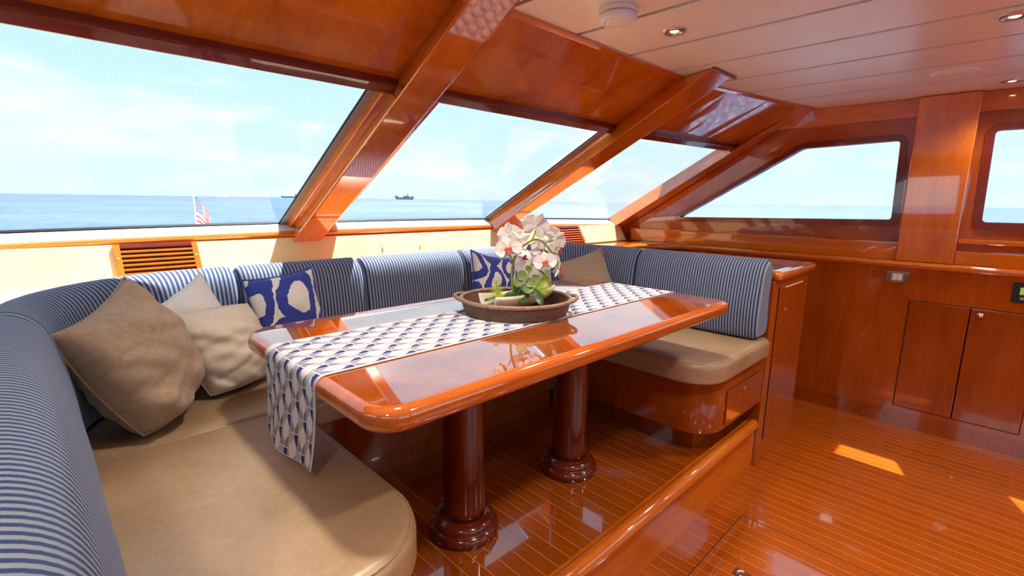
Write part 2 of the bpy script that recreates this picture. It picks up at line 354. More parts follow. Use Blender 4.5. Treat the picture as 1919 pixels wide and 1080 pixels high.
def lathe(name, prof, center, mat, parent=None, seg=40, sx=1.0, sy=1.0, rot=0.0, uv=False, closed=False):
    cx, cy, cz = center; verts = []; faces = []; uvs = []; n = len(prof); L = [0]
    for i in range(1, n): L.append(L[-1] + math.dist(prof[i], prof[i - 1]))
    S = seg + 1 if uv else seg
    for i, (r, z) in enumerate(prof):
        for k in range(S):
            a = 2 * PI * k / seg; x, y = r * math.cos(a) * sx, r * math.sin(a) * sy
            verts.append((cx + x * math.cos(rot) - y * math.sin(rot), cy + x * math.sin(rot) + y * math.cos(rot), cz + z)); uvs.append((a * 0.26, L[i]))
    for i in range(n - 1):
        for k in range(seg):
            k2 = k + 1 if uv else (k + 1) % seg
            faces.append((i * S + k, i * S + k2, (i + 1) * S + k2, (i + 1) * S + k))
    if prof[0][0] > 1e-4 and not closed: faces.append(tuple(range(seg - 1, -1, -1)))
    if prof[-1][0] > 1e-4 and not closed: faces.append(tuple((n - 1) * S + k for k in range(seg)))
    return mesh(name, verts, faces, mat, parent, True, uvs if uv else None)
def arc(cx, cy, r, a0, a1, n=8):
    return [(cx + r * math.cos(math.radians(a0 + (a1 - a0) * i / n)), cy + r * math.sin(math.radians(a0 + (a1 - a0) * i / n))) for i in range(n + 1)]
def rounded_rect(x0, x1, y0, y1, r, n=6):
    r = r if isinstance(r, (list, tuple)) else [r] * 4
    return (arc(x0 + r[0], y0 + r[0], r[0], 180, 270, n) + arc(x1 - r[1], y0 + r[1], r[1], 270, 360, n) +
            arc(x1 - r[2], y1 - r[2], r[2], 0, 90, n) + arc(x0 + r[3], y1 - r[3], r[3], 90, 180, n))
def inset(poly, d):
    n = len(poly); out = []
    area = sum(poly[i][0] * poly[(i + 1) % n][1] - poly[(i + 1) % n][0] * poly[i][1] for i in range(n))
    sg = 1 if area > 0 else -1
    for i in range(n):
        p0, p1, p2 = Vector(poly[i - 1]), Vector(poly[i]), Vector(poly[(i + 1) % n])
        e1, e2 = (p1 - p0), (p2 - p1)
        if e1.length < 1e-7: e1 = e2
        if e2.length < 1e-7: e2 = e1
        e1.normalize(); e2.normalize()
        n1, n2 = Vector((-e1.y, e1.x)), Vector((-e2.y, e2.x)); b = n1 + n2
        if b.length < 1e-6: b = n1
        b.normalize(); k = 1 / max(0.5, b.dot(n1))
        q = p1 + b * d * k * sg; out.append((q.x, q.y))
    return out
def slab(name, poly, z0, z1, r, mat, parent=None, rb=None, steps=5, crown=0.0):
    """plan polygon with rounded top and bottom edges (cushions, table tops, bullnoses)"""
    rb = r if rb is None else rb; rings = []
    for i in range(steps + 1):
        a = PI / 2 * i / steps; rings.append((rb * (1 - math.sin(a)), z0 + rb * (1 - math.cos(a))))
    for i in range(steps + 1):
        a = PI / 2 * i / steps; rings.append((r * (1 - math.cos(a)), z1 - r * (1 - math.sin(a))))
    if crown:
        rings += [(r + 0.03, z1 + crown * 0.45), (r + 0.07, z1 + crown * 0.8), (r + 0.12, z1 + crown)]
    n = len(poly); verts = []; faces = []
    for d, z in rings: verts += [(p[0], p[1], z) for p in inset(poly, d)]
    for j in range(len(rings) - 1):
        for i in range(n): faces.append((j * n + i, j * n + (i + 1) % n, (j + 1) * n + (i + 1) % n, (j + 1) * n + i))
    faces += [tuple(range(n - 1, -1, -1)), tuple(range((len(rings) - 1) * n, len(rings) * n))]
    return mesh(name, verts, faces, mat, parent, True)

# ------------------------------------------------------------------ geometry of the aft windscreen (raked) in the Y-Z plane
SL = 0.579
def sill(x): return (2.65, 1.28 - 0.006 * (x - 1.5) ** 2)
def top(x):  return (1.70 if x < 2.6 else 1.70 - 0.155 * (x - 2.6) / 1.35, 1.83)
def cedge(x): return (1.315 if x < 2.5 else 1.315 - 0.045 * (x - 2.5) / 0.33 if x < 2.83 else 1.27 - 0.225 * (x - 2.83) / 1.1, 2.055)
ND = Vector((0, -0.501, -0.865))   # into the room, square to the raked plane
def on(f, x, n=0.0, t=0.0):
    """point on line f at x, pushed n into the room and t up the slope"""
    y, z = f(x); return Vector((x, y, z)) + ND * n + Vector((0, -0.865, 0.501)) * t
def bar(name, f, x0, x1, n0, n1, t0, t1, mat, parent, bev=0.0, xs=1):
    pts = [on(f, x, n, t) for x in (x0, x1) for n in (n0, n1) for t in (t0, t1)]
    return hexa(name, pts, mat, parent, bev)

WALL_R, WALL_L, FRONT = 3.95, -1.0, -3.0
# ------------------------------------------------------------------ floors
floor = box('floor', (WALL_L, 4.0), (FRONT, 2.6), (-0.06, -0.0007), M['seam']); tag(floor, kind='structure')
pw = 0.0585
def plank_mesh(name, L):
    me = bpy.data.meshes.new(name); g = 0.0016
    me.from_pydata([(a, b, c) for a in (g, pw - g) for b in (0, L) for c in (-0.006, 0)], [], CUBE_F); me.update(); return me
HX0, HX1, HY0, HY1 = 1.36, 2.18, -0.62, 0.688
mats = [M['plank'], M['plank'], M['plank2'], M['plank3']]
def planks(parent, x0, x1, y0, y1, z, tagname='plank'):
    cache = {}
    n = int(round((x1 - x0) / pw)); sc = (x1 - x0) / (n * pw)
    for i in range(n):
        mi = random.randrange(4)
        if mi not in cache:
            me = plank_mesh(tagname, y1 - y0); me.materials.append(mats[mi]); cache[mi] = me
        o = bpy.data.objects.new('plank', cache[mi]); C.objects.link(o)
        o.location = (x0 + i * pw * sc, y0, z); o.scale = (sc, 1, 1); attach(o, parent)
planks(floor, WALL_L, HX0, FRONT, 0.83, 0.0)
planks(floor, HX0, HX1, HY1 + 0.001, 0.83, 0.0)
planks(floor, HX0, HX1, FRONT, HY0 - 0.001, 0.0)
planks(floor, HX1, 3.80, FRONT, 2.35, 0.0)
box('border_board', (3.803, 3.88), (FRONT, 2.35), (-0.004, 0.0), M['plank3'], floor)
hatch = empty('floor_hatch', ((HX0 + HX1) / 2, (HY0 + HY1) / 2, 0), 'lift-out hatch panel in the lower planked floor with chrome ring pull', 'hatch')
fr_pts = [(HX0, HY0), (HX1, HY0), (HX1, HY1), (HX0, HY1)]
prism('hatch_edge', fr_pts, 2, -0.0045, 0.0008, M['dark_gap'], hatch, holes=[inset(fr_pts, 0.005)])
box('hatch_core', (HX0 + .005, HX1 - .005), (HY0 + .005, HY1 - .005), (-0.0045, -0.0001), M['seam'], hatch)
planks(hatch, HX0 + 0.006, HX1 - 0.006, HY0 + 0.006, HY1 - 0.006, 0.0006)
pl = box('pull_plate', (1.775, 1.825), (0.51, 0.575), (0.0006, 0.0026), M['chrome'], hatch)
tube('pull_ring', [(1.80 + 0.016 * math.cos(a), 0.543 + 0.02 * math.sin(a), 0.0045) for a in [2 * PI * k / 20 for k in range(20)]], 0.003, M['chrome'], hatch, 8, True)

plat = box('floor_platform', (-0.7, 2.66), (0.84, 2.5), (0.0, 0.2593), M['seam']); tag(plat, kind='structure')
planks(plat, -0.68, 2.655, 0.845, 1.85, 0.26)
riser = box('trim_1', (-0.7, 2.655), (0.818, 0.839), (0.0, 0.246), M['wood_x']); tag(riser, kind='structure')
prof = []
nos = tube('trim_2', [(-0.7, 0.815, 0.258), (2.60, 0.815, 0.258), (2.625, 0.818, 0.258), (2.635, 0.825, 0.258)], [0.029, 0.029, 0.026, 0.014], M['wood_x'], None, 16); tag(nos, kind='structure')
box('strip', (-0.7, 2.63), (0.83, 0.862), (0.24, 0.2625), M['wood_x'], nos, 0.002)

# ------------------------------------------------------------------ right wall
win4 = [(2.0, 1.286), (0.543, 1.318), (0.555, 1.819), (1.106, 1.803)]
win5 = [(0.131, 1.318), (-1.30, 1.330), (-1.30, 1.845), (0.142, 1.842)]
win6 = [(-1.60, 1.33), (-2.75, 1.335), (-2.75, 1.85), (-1.60, 1.848)]
def rnd(poly, r=0.028, n=4):
    out = []
    L = len(poly)
    for i in range(L):
        p0, p1, p2 = Vector(poly[i - 1]), Vector(poly[i]), Vector(poly[(i + 1) % L])
        a = p1 + (p0 - p1).normalized() * r; b = p1 + (p2 - p1).normalized() * r
        for k in range(n + 1):
            s = k / n; q = a * (1 - s) ** 2 + p1 * 2 * s * (1 - s) + b * s * s; out.append((q.x, q.y))
    return out
win4, win5, win6 = rnd(win4), rnd(win5), rnd(win6)
outer = [(FRONT, 0.0), (2.74, 0.0), (2.74, 1.22), (2.70, 1.245), (1.29, 2.07), (FRONT, 2.07)]
wallr = prism('wall_right', outer, 0, WALL_R, WALL_R + 0.07, M['wood_wall'], holes=[win4, win5, win6]); tag(wallr, kind='structure')
lower = box('lower_panel', (3.88, WALL_R - 0.001), (FRONT, 2.45), (0.10, 1.03), M['wood_wall'], wallr)
box('kick_board', (3.882, WALL_R - 0.001), (FRONT, 2.45), (0.0, 0.10), M['wood_base'], wallr)
for (y0, y1, hasknob) in ((0.104, 0.382, False), (-0.188, 0.098, True), (-0.60, -0.33, False), (-0.89, -0.606, True)):
    d = box('cabinet_door', (3.872, 3.8795), (y0, y1), (0.137, 0.825), M['wood_base'], wallr, 0.003)
    box('reveal', (3.8785, 3.8812), (y0 - 0.005, y1 + 0.005), (0.132, 0.830), M['dark_gap'], d)
    if hasknob: lathe('knob', [(0.0, 0.016), (0.013, 0.013), (0.017, 0.007), (0.013, 0.002), (0.016, 0.0)], (0, 0, 0), M['chrome'], None, 16)
    if hasknob:
        k = bpy.data.objects['knob'] if 'knob' in bpy.data.objects else None
        k = [o for o in C.objects if o.name.startswith('knob') and o.parent is None][-1]
        k.rotation_euler = (0, -PI / 2, 0); k.location = (3.872, y1 - 0.04, 0.793)
        attach(k, d)
# header band, pilasters and shelf bands
prism('header_band', [(FRONT, 1.955), (1.42, 1.94), (1.30, 2.054), (FRONT, 2.054)], 0, 3.918, WALL_R - 0.001, M['wood_y'], wallr, 0.003)
box('pilaster', (3.868, WALL_R - 0.001), (0.212, 0.488), (1.072, 2.052), M['wood_v'], wallr, 0.006)
box('pilaster', (3.868, WALL_R - 0.001), (-1.56, -1.36), (1.072, 2.052), M['wood_v'], wallr, 0.006)
box('shelf_band', (3.888, WALL_R - 0.001), (0.489, 2.42), (1.072, 1.178), M['wood_y'], wallr, 0.003)
box('shelf_band', (3.888, WALL_R - 0.001), (-1.359, 0.211), (1.072, 1.150), M['wood_y'], wallr, 0.003)
box('sill_board', (3.925, WALL_R - 0.001), (-1.359, 0.211), (1.196, 1.222), M['wood_y'], wallr, 0.003)
# ledge with bullnose that runs along the wall and round behind the bench
def path_off(d):
    """outline of the bench back, d outside the seat-level front line (left leg, back, right leg)"""
    return ([(0.02 - d, y) for y in (0.1, 0.5, 0.9, 1.3, 1.63)] + arc(0.42, 1.63, 0.40 + d, 180, 90, 14)[1:] +
            [(x, 2.03 + d) for x in (0.8, 1.2, 1.6)] + arc(2.10, 1.63, 0.40 + d, 90, 0, 14) + [(2.50 + d, y) for y in (1.4, 1.1, 0.81)])
led = path_off(0.13)
ledge_poly = [p for p in led if p[1] > 0.1 or p[0] < 1][:-3] + [(2.64, 1.62), (3.28, 1.62), (3.28, 2.10)] + arc(3.45, 1.69, 0.41, 90, 0, 10) + [(3.86, 1.0), (3.86, -0.3), (3.86, FRONT), (3.949, FRONT), (3.949, 2.43), (2.0, 2.43), (WALL_L, 2.43), (WALL_L, 0.1)]
ledge = slab('trim_3', ledge_poly, 1.028, 1.071, 0.018, M['wood_x'], None, 0.02); tag(ledge, kind='structure')
box('cream_cover', (WALL_L + 0.01, 0.9), (2.19, 2.43), (1.0705, 1.0735), M['cream'], ledge)
prism('cream_corner', [(WALL_L + 0.01, 0.12), (-0.15, 0.12), (-0.15, 1.63)] + arc(0.42, 1.63, 0.57, 180, 95, 10) + [(0.37, 2.189), (WALL_L + 0.01, 2.189)], 2, 1.0705, 1.0735, M['cream'], ledge)

# side windows: pane, burgundy frame, dark gasket
def side_window(name, poly, X):
    w = empty(name, (X, sum(p[0] for p in poly) / len(poly), poly[0][1]), kind='structure')
    op = inset(poly, -0.034)
    prism('frame', op, 0, X - 0.014, X - 0.0005, M['burgundy'], w, 0.004, holes=[inset(poly, 0.004)])
    prism('gasket', inset(poly, -0.001), 0, X + 0.012, X + 0.018, M['black'], w, holes=[inset(poly, 0.006)])
    prism('pane', inset(poly, 0.001), 0, X + 0.02, X + 0.026, M['glass'], w)
    prism('reveal', inset(poly, -0.0005), 0, X - 0.0004, X + 0.012, M['burgundy'], w, holes=[inset(poly, 0.003)])
    return w
side_window('window_4', win4, WALL_R); side_window('window_5', win5, WALL_R); side_window('window_6', win6, WALL_R)
# left wall (port), same pattern mirrored, behind the camera side
wallL = prism('wall_left', outer, 0, WALL_L - 0.07, WALL_L, M['wood_wall'], holes=[win4, win5, win6]); tag(wallL, kind='structure')
box('lower_panel', (WALL_L + 0.001, WALL_L + 0.07), (FRONT, 2.40), (0.0, 1.027), M['wood_wall'], wallL)
for nm, w in (('window_7', win4), ('window_8', win5), ('window_9', win6)):
    e0 = empty(nm, (WALL_L, 0, 1.3), kind='structure')
    prism('frame', inset(w, -0.034), 0, WALL_L + 0.0005, WALL_L + 0.014, M['burgundy'], e0, 0.004, holes=[inset(w, 0.004)])
    prism('pane', inset(w, 0.001), 0, WALL_L - 0.026, WALL_L - 0.02, M['clear'], e0)
# unseen front wall behind the camera; windows made wide for extra daylight
fw = [[(-0.75, 0.95), (1.35, 0.95), (1.35, 1.92), (-0.75, 1.92)], [(1.6, 0.95), (3.7, 0.95), (3.7, 1.92), (1.6, 1.92)]]
wallf = prism('wall_front', [(WALL_L - .07, 0), (4.02, 0), (4.02, 2.07), (WALL_L - .07, 2.07)], 1, FRONT - 0.08, FRONT, M['wood_wall'], holes=fw); tag(wallf, kind='structure')
for i, w in enumerate(fw):
    e0 = empty('window_%d' % (10 + i), (w[0][0], FRONT, 0.95), kind='structure')
    prism('frame', inset(w, -0.04), 1, FRONT + 0.0005, FRONT + 0.02, M['burgundy'], e0, 0.004, holes=[inset(w, 0.004)])
    prism('pane', inset(w, 0.001), 1, FRONT - 0.03, FRONT - 0.024, M['clear'], e0)

# ------------------------------------------------------------------ aft wall under the windows: cream panels, trim, sill
aft = prism('wall_back', [(2.56, 0.0), (2.74, 0.0), (2.74, 1.215), (2.56, 1.19)], 0, WALL_L, WALL_R, M['ivory']); tag(aft, kind='structure')
xsplit = [WALL_L + 0.002, -0.45, 1.388, 1.66, 2.63, 3.83]
for a, b in zip(xsplit[:-1], xsplit[1:]):
    hexa('cream_panel', [(x, y, z) for x in (a + 0.0015, b - 0.0015) for (y, z) in ((2.428, 1.074), (2.512, 1.212), (2.56, 1.074), (2.56, 1.212))], M['cream'], aft)
for x in (1.40, 1.648):
    lathe('screw', [(0.0, 0.003), (0.005, 0.002), (0.006, 0.0)], (x, 2.463, 1.147), M['brushed'], aft, 10)
N = 24
def ribbon(name, sect, mat, parent=None, x0=WALL_L + 0.002, x1=WALL_R - 0.002, f=sill):
    """strip along X following the cambered line f; sect = list of (dy, dz)"""
    verts = []; faces = []; n = len(sect)
    for i in range(N + 1):
        x = x0 + (x1 - x0) * i / N; y, z = f(x)
        verts += [(x, y + a, z + b) for a, b in sect]
    for i in range(N):
        for k in range(n): faces.append((i * n + k, i * n + (k + 1) % n, (i + 1) * n + (k + 1) % n, (i + 1) * n + k))
    faces += [tuple(range(n)), tuple(range(N * n + n - 1, N * n - 1, -1))]
    return mesh(name, verts, faces, mat, parent)
tag(ribbon('trim_4', [(-0.130, -0.062), (-0.136, -0.050), (-0.128, -0.038), (-0.095, -0.030), (-0.08, -0.06), (-0.11, -0.075)], M['wood_x']), kind='structure')
tag(ribbon('trim_5', [(-0.112, -0.033), (-0.006, -0.003), (0.05, -0.02), (0.05, -0.06), (-0.10, -0.06)], M['sill']), kind='structure')

# ------------------------------------------------------------------ aft windows: raked panes with rails and gaskets
BAYS = [(WALL_L + 0.08, 0.91), (1.20, 2.31), (2.66, 3.90)]
LBL = ['window_1', 'window_2', 'window_3']
for nm, (x0, x1) in zip(LBL, BAYS):
    w = empty(nm, ((x0 + x1) / 2, 2.65, 1.27), kind='structure')
    n = 8; verts = []; faces = []
    for i in range(n + 1):
        x = x0 - 0.02 + (x1 - x0 + 0.04) * i / n
        verts += [on(sill, x, 0.0, -0.02), on(top, x, 0.0, 0.02), on(sill, x, -0.008, -0.02), on(top, x, -0.008, 0.02)]
    for i in range(n):
        a, b = i * 4, i * 4 + 4
        faces += [(a, a + 1, b + 1, b), (a + 2, b + 2, b + 3, a + 3), (a, b, b + 2, a + 2), (a + 1, a + 3, b + 3, b + 1)]
    faces += [(0, 2, 3, 1), (n * 4, n * 4 + 1, n * 4 + 3, n * 4 + 2)]
    mesh('pane', verts, faces, M['glass'], w)
    # gaskets along sill and both sides
    ribbon('gasket', [(-0.012, 0.0), (-0.006, 0.008), (0.0, 0.006), (-0.004, -0.004)], M['black'], w, x0, x1)
    xt0, xt1 = (x0, x1 + 0.03) if nm == 'window_1' else (x0 + 0.05, x1 + 0.08 if nm == 'window_2' else x1)
    def side(name, xa, xb, xta, xtb, n0, n1, mat, bev=0.0):
        pts = [on(sill, xa, n0), on(top, xta, n0), on(sill, xa, n1), on(top, xta, n1), on(sill, xb, n0), on(top, xtb, n0), on(sill, xb, n1), on(top, xtb, n1)]
        return hexa(name, [pts[0], pts[1], pts[2], pts[3], pts[4], pts[5], pts[6], pts[7]], mat, w, bev)
    side('gasket', x1 - 0.006, x1, xt1 - 0.006, xt1, 0.001, 0.007, M['black'])
    side('side_frame', x1, x1 + 0.034, xt1, xt1 + 0.034, -0.002, 0.012, M['greyframe'])
    side('side_trim', x1 + 0.030, x1 + 0.13, xt1 + 0.030, xt1 + 0.16, -0.002, 0.045, M['wood_y'], 0.004)
    side('side_frame', x0 - 0.12, x0, xt0 - 0.16, xt0, -0.002, 0.02, M['wood_y'], 0.003)
    # top rail
    pts = [on(top, x, a, b) for x in (x0 - 0.05, min(xt1 + 0.16, 3.945)) for a in (-0.004, 0.036) for b in (-0.012, 0.040)]
    hexa('top_rail', pts, M['burgundy'], w, 0.006, 3)
# lacquered panels between the top rail and the ceiling
PB = [(WALL_L + 0.002, 1.11), (1.112, 2.56), (2.562, 3.948)]
panel_root = empty('wall_back_upper', (1.5, 1.5, 1.95), kind='structure')
for (x0, x1) in PB:
    n = 10; verts = []; faces = []
    for i in range(n + 1):
        x = x0 + (x1 - x0) * i / n
        verts += [on(top, x, 0.004, 0.01), Vector((x, cedge(x)[0] - 0.004, 2.060)), on(top, x, -0.03, 0.0), Vector((x, cedge(x)[0] + 0.01, 2.09))]
    for i in range(n):
        a, b = i * 4, i * 4 + 4
        faces += [(a, a + 1, b + 1, b), (a + 2, b + 2, b + 3, a + 3), (a, b, b + 2, a + 2), (a + 1, a + 3, b + 3, b + 1)]
    faces += [(0, 2, 3, 1), (n * 4, n * 4 + 1, n * 4 + 3, n * 4 + 2)]
    mesh('lacquered_panel', verts, faces, M['wood_y'], panel_root)
# ceiling edge moulding
verts = []; faces = []; n = 40
for i in range(n + 1):
    x = WALL_L + (WALL_R - 0.004 - WALL_L) * i / n; y = cedge(x)[0]
    verts += [(x, y - 0.022, 2.056), (x, y - 0.020, 2.046), (x, y + 0.004, 2.040), (x, y + 0.016, 2.048)]
for i in range(n):
    for k in range(3): faces.append((i * 4 + k, i * 4 + k + 1, i * 4 + k + 5, i * 4 + k + 4))
    faces.append((i * 4 + 3, i * 4, i * 4 + 4, i * 4 + 7))
faces += [(0, 1, 2, 3), (n * 4 + 3, n * 4 + 2, n * 4 + 1, n * 4)]
tag(mesh('trim_6', verts, faces, M['wood_x']), kind='structure')
# big raking beams: foot on the cream panel, head on the ceiling
def beam(name, foot, head, fz, outx, headY=1.11):
    (fx0, fx1), (hx0, hx1) = foot, head
    o0, o1 = outx
    pts = [(fx0, 2.505, fz), (hx0, headY, 2.054), (o0, 2.66, 1.262), (o0 + (hx0 - fx0), 1.33, 2.054),
           (fx1, 2.505, fz), (hx1, headY, 2.054), (o1, 2.66, 1.262), (o1 + (hx1 - fx1), 1.33, 2.054)]
    b = hexa(name, pts, M['wood_y'], None, 0.010, 3); tag(b, kind='structure')
    return b
b1 = beam('trim_7', (0.914, 1.062), (1.0, 1.166), 1.186, (0.97, 1.13))
b2 = beam('trim_8', (2.255, 2.374), (2.431, 2.672), 1.196, (2.33, 2.52))
b3 = beam('trim_9', (3.74, 3.93), (3.80, 3.945), 1.19, (3.86, 3.945), 1.09)
b4 = beam('trim_10', (-0.98, -0.86), (-0.97, -0.85), 1.17, (-0.98, -0.90))
for (x0, x1) in ((1.0, 1.166), (2.431, 2.672)):
    box('cap_plate', (x0 - 0.012, x1 + 0.012), (1.098, 1.112), (2.044, 2.055), M['burgundy'], b1 if x0 < 2 else b2)

# ------------------------------------------------------------------ ceiling: vinyl planks with varnished battens
ceil = box('ceiling', (WALL_L - 0.07, WALL_R + 0.07), (FRONT - .08, 1.33), (2.072, 2.13), M['batten']); tag(ceil, kind='structure')
xb = [3.948, 3.49, 3.115, 2.74, 2.365, 1.99, 1.615, 1.24, 0.865, 0.49, 0.115, -0.26, -0.635, -0.998]
for b, a in zip(xb[:-1], xb[1:]):
    g_ = 0.011
    ys = [x for x in (a + g_, b - g_)]
    k = 4; poly = [(a + g_, FRONT + 0.002), (b - g_, FRONT + 0.002)] + [(b - g_ + (a - b + 2 * g_) * i / k, cedge(b - g_ + (a - b + 2 * g_) * i / k)[0] - 0.002) for i in range(k + 1)]
    prism('ceiling_panel', poly, 2, 2.055, 2.075, M['ceil'], ceil)
    if a > WALL_L + 0.05: box('batten', (a - 0.006, a + 0.006), (FRONT + 0.002, cedge(a)[0] - 0.004), (2.063, 2.073), M['batten'], ceil, 0.002)

roof = box('unseen_roof_overhang', (WALL_L - 0.25, WALL_R + 0.55), (1.02, 2.275), (2.27, 2.36), M['whitep']); tag(roof, kind='structure')  # unseen; inferred from the sunlight, side reach shaped to trim the floor sun patch
# ------------------------------------------------------------------ ceiling fittings
def downlight(x, y, label, power=1.0):
    t_ = empty('downlight', (x, y, 2.055), label, 'downlight', 'recessed ceiling downlights')
    lathe('bezel', [(0.024, 0.0), (0.026, -0.007), (0.040, -0.007), (0.046, -0.003), (0.047, 0.0)], (x, y, 2.055), M['brushed'], t_, 32, closed=True)
    lathe('reflector', [(0.024, -0.0045), (0.017, -0.003), (0.016, -0.0025)], (x, y, 2.055), M['brushed'], t_, 32, closed=True)
    lathe('bulb', [(0.0, -0.0045), (0.013, -0.004), (0.0165, -0.002), (0.0165, 0.0)], (x, y, 2.055), M['lamp'], t_, 24, closed=True)
    ld = bpy.data.lights.new('downlight_lamp', 'SPOT'); ld.energy = LAMP_POWER * power; ld.color = (1.0, 0.90, 0.77); ld.spot_size = math.radians(130); ld.spot_blend = 1.0; ld.shadow_soft_size = 0.06
    lo = bpy.data.objects.new('downlight_lamp', ld); C.objects.link(lo); lo.location = (x, y, 2.035); attach(lo, t_)
downlight(1.83, 1.0, 'recessed round downlight nearest the smoke detector')
downlight(2.475, 0.09, 'recessed round downlight at the right edge, near the frame top')
downlight(3.69, 0.10, 'recessed round downlight closest to the side wall pilaster', 0.4)
for x, y, where in ((0.70, 1.0, 'over the left end of the table'), (1.05, 0.10, 'over the floor hatch'), (-0.4, 0.1, 'beside the near end of the left bench'), (-0.4, -1.3, 'near the left wall, midway along the saloon'),
                    (1.05, -1.3, 'left of centre in the forward saloon'), (2.475, -1.3, 'right of centre in the forward saloon'), (3.5, -1.3, 'near the right wall of the forward saloon'), (1.05, -2.4, 'by the left front window'), (2.6, -2.4, 'by the right front window')):
    downlight(x, y, 'added unseen fill downlight ' + where)  # unseen downlights added to fill the saloon with light
sd = empty('smoke_detector', (1.505, 1.035, 2.055), 'white round smoke detector on the ceiling', 'smoke detector')
lathe('base_ring', [(0.066, 0.0), (0.066, -0.014), (0.060, -0.016)], (1.505, 1.035, 2.055), M['white'], sd, 40)
lathe('shadow_gap', [(0.058, -0.015), (0.058, -0.020)], (1.505, 1.035, 2.055), M['brushed'], sd, 40)
lathe('cover', [(0.063, -0.019), (0.064, -0.034), (0.055, -0.043), (0.044, -0.045), (0.043, -0.0435), (0.040, -0.0455), (0.0, -0.048)], (1.505, 1.035, 2.055), M['white'], sd, 40)
lathe('test_button', [(0.011, -0.044), (0.010, -0.0485), (0.0, -0.049)], (1.53, 1.01, 2.055), M['white'], sd, 20)
lathe('indicator', [(0.003, -0.045), (0.002, -0.0495), (0.0, -0.0495)], (1.485, 1.045, 2.055), M['brushed'], sd, 10)
sp_ = empty('ceiling_cover', (3.30, 0.295, 2.055), 'flush round cream cover in the ceiling planks near the side window', 'ceiling cover')  # plain round recessed cover in the ceiling
lathe('rim', [(0.074, -0.001), (0.078, -0.006), (0.088, -0.006), (0.092, 0.0)], (3.30, 0.295, 2.055), M['ceil'], sp_, 40, closed=True)
lathe('cover', [(0.0, -0.003), (0.074, -0.0035), (0.075, 0.0)], (3.30, 0.295, 2.055), M['ceil'], sp_, 40, closed=True)

# ------------------------------------------------------------------ wall fittings
sw = empty('light_switch', (3.88, 0.463, 0.967), 'chrome framed double light switch on the side wall', 'switch')
prism('plate', rounded_rect(0.404, 0.522, 0.933, 1.001, 0.006), 0, 3.874, 3.8795, M['chrome'], sw, 0.002)
prism('surround', rounded_rect(0.432, 0.494, 0.938, 0.992, 0.003), 0, 3.869, 3.874, M['brushed'], sw, 0.001)
for i in range(2):
    box('rocker', (3.865, 3.8695), (0.438 + i * 0.0255, 0.4615 + i * 0.0255), (0.948, 0.986), M['white'], sw, 0.002)
gp = empty('control_panel', (3.88, -0.115, 0.945), 'black control panel with small green screen on the side wall', 'control panel')
prism('bezel', rounded_rect(-0.19, -0.052, 0.888, 1.002, 0.006), 0, 3.871, 3.8795, M['black'], gp, 0.002)
M['screen'] = NT('green_screen').set(color=(0.1, 0.14, 0.03, 1), rough=0.15, emit=(0.35, 0.5, 0.08, 1), estr=0.35).mat
box('screen', (3.8695, 3.8712), (-0.17, -0.082), (0.935, 0.975), M['screen'], gp)
for i in range(4): box('key', (3.868, 3.8712), (-0.168 + i * 0.022, -0.152 + i * 0.022), (0.905, 0.921), M['greyframe'], gp, 0.001)

# ------------------------------------------------------------------ air vents in the cream panels
def vent(xa, xb, label):
    def on_panel(x, s, n):   # s: 0 bottom .. 1 top of the sloped cream face
        y, z = 2.428 + 0.084 * s, 1.074 + 0.138 * s
        return (x, y - 0.854 * n, z + 0.52 * n)
    s0, s1 = 0.02, 0.97
    v_ = empty('air_vent', on_panel((xa + xb) / 2, 0, 0), label, 'air vent', 'slatted vents in the cream panel')
    def pb(name, x0, x1, a, b, n0, n1, mat, bev=0.0):
        return hexa(name, [on_panel(x, s, n) for x in (x0, x1) for n in (n0, n1) for s in (a, b)], mat, v_, bev)
    pb('dark_sheet', xa + 0.01, xb - 0.01, s0 + .01, s1 - .01, 0.0005, 0.002, M['vent_shade'])  # dark sheet stands in for the shaded hollow behind the slats
    pb('stile', xa, xa + 0.022, s0, s1, 0.0005, 0.012, M['wood_v'], 0.002); pb('stile', xb - 0.022, xb, s0, s1, 0.0005, 0.012, M['wood_v'], 0.002)
    pb('rail', xa + 0.022, xb - 0.022, s1 - 0.11, s1, 0.0005, 0.012, M['burgundy'], 0.002); pb('rail', xa + 0.022, xb - 0.022, s0, s0 + 0.06, 0.0005, 0.012, M['burgundy'], 0.002)
    for i in range(6):
        s = s0 + 0.10 + i * 0.125
        pb('slat', xa + 0.021, xb - 0.021, s, s + 0.048, 0.003, 0.011, M['burgundy'] if i < 0 else M['wood_x'], 0.001)
    for x in (xa + 0.011, xb - 0.011):
        p_ = on_panel(x, 0.58, 0.012); k = lathe('screw', [(0.0, 0.003), (0.004, 0.002), (0.005, -0.001)], (0, 0, 0), M['chrome'], None, 10)
        k.location = p_; k.rotation_euler = (math.radians(59), 0, 0); attach(k, v_)
vent(0.215, 0.505, 'slatted wooden air vent behind the left corner of the bench')
vent(2.90, 3.225, 'slatted wooden air vent behind the orchid flowers')

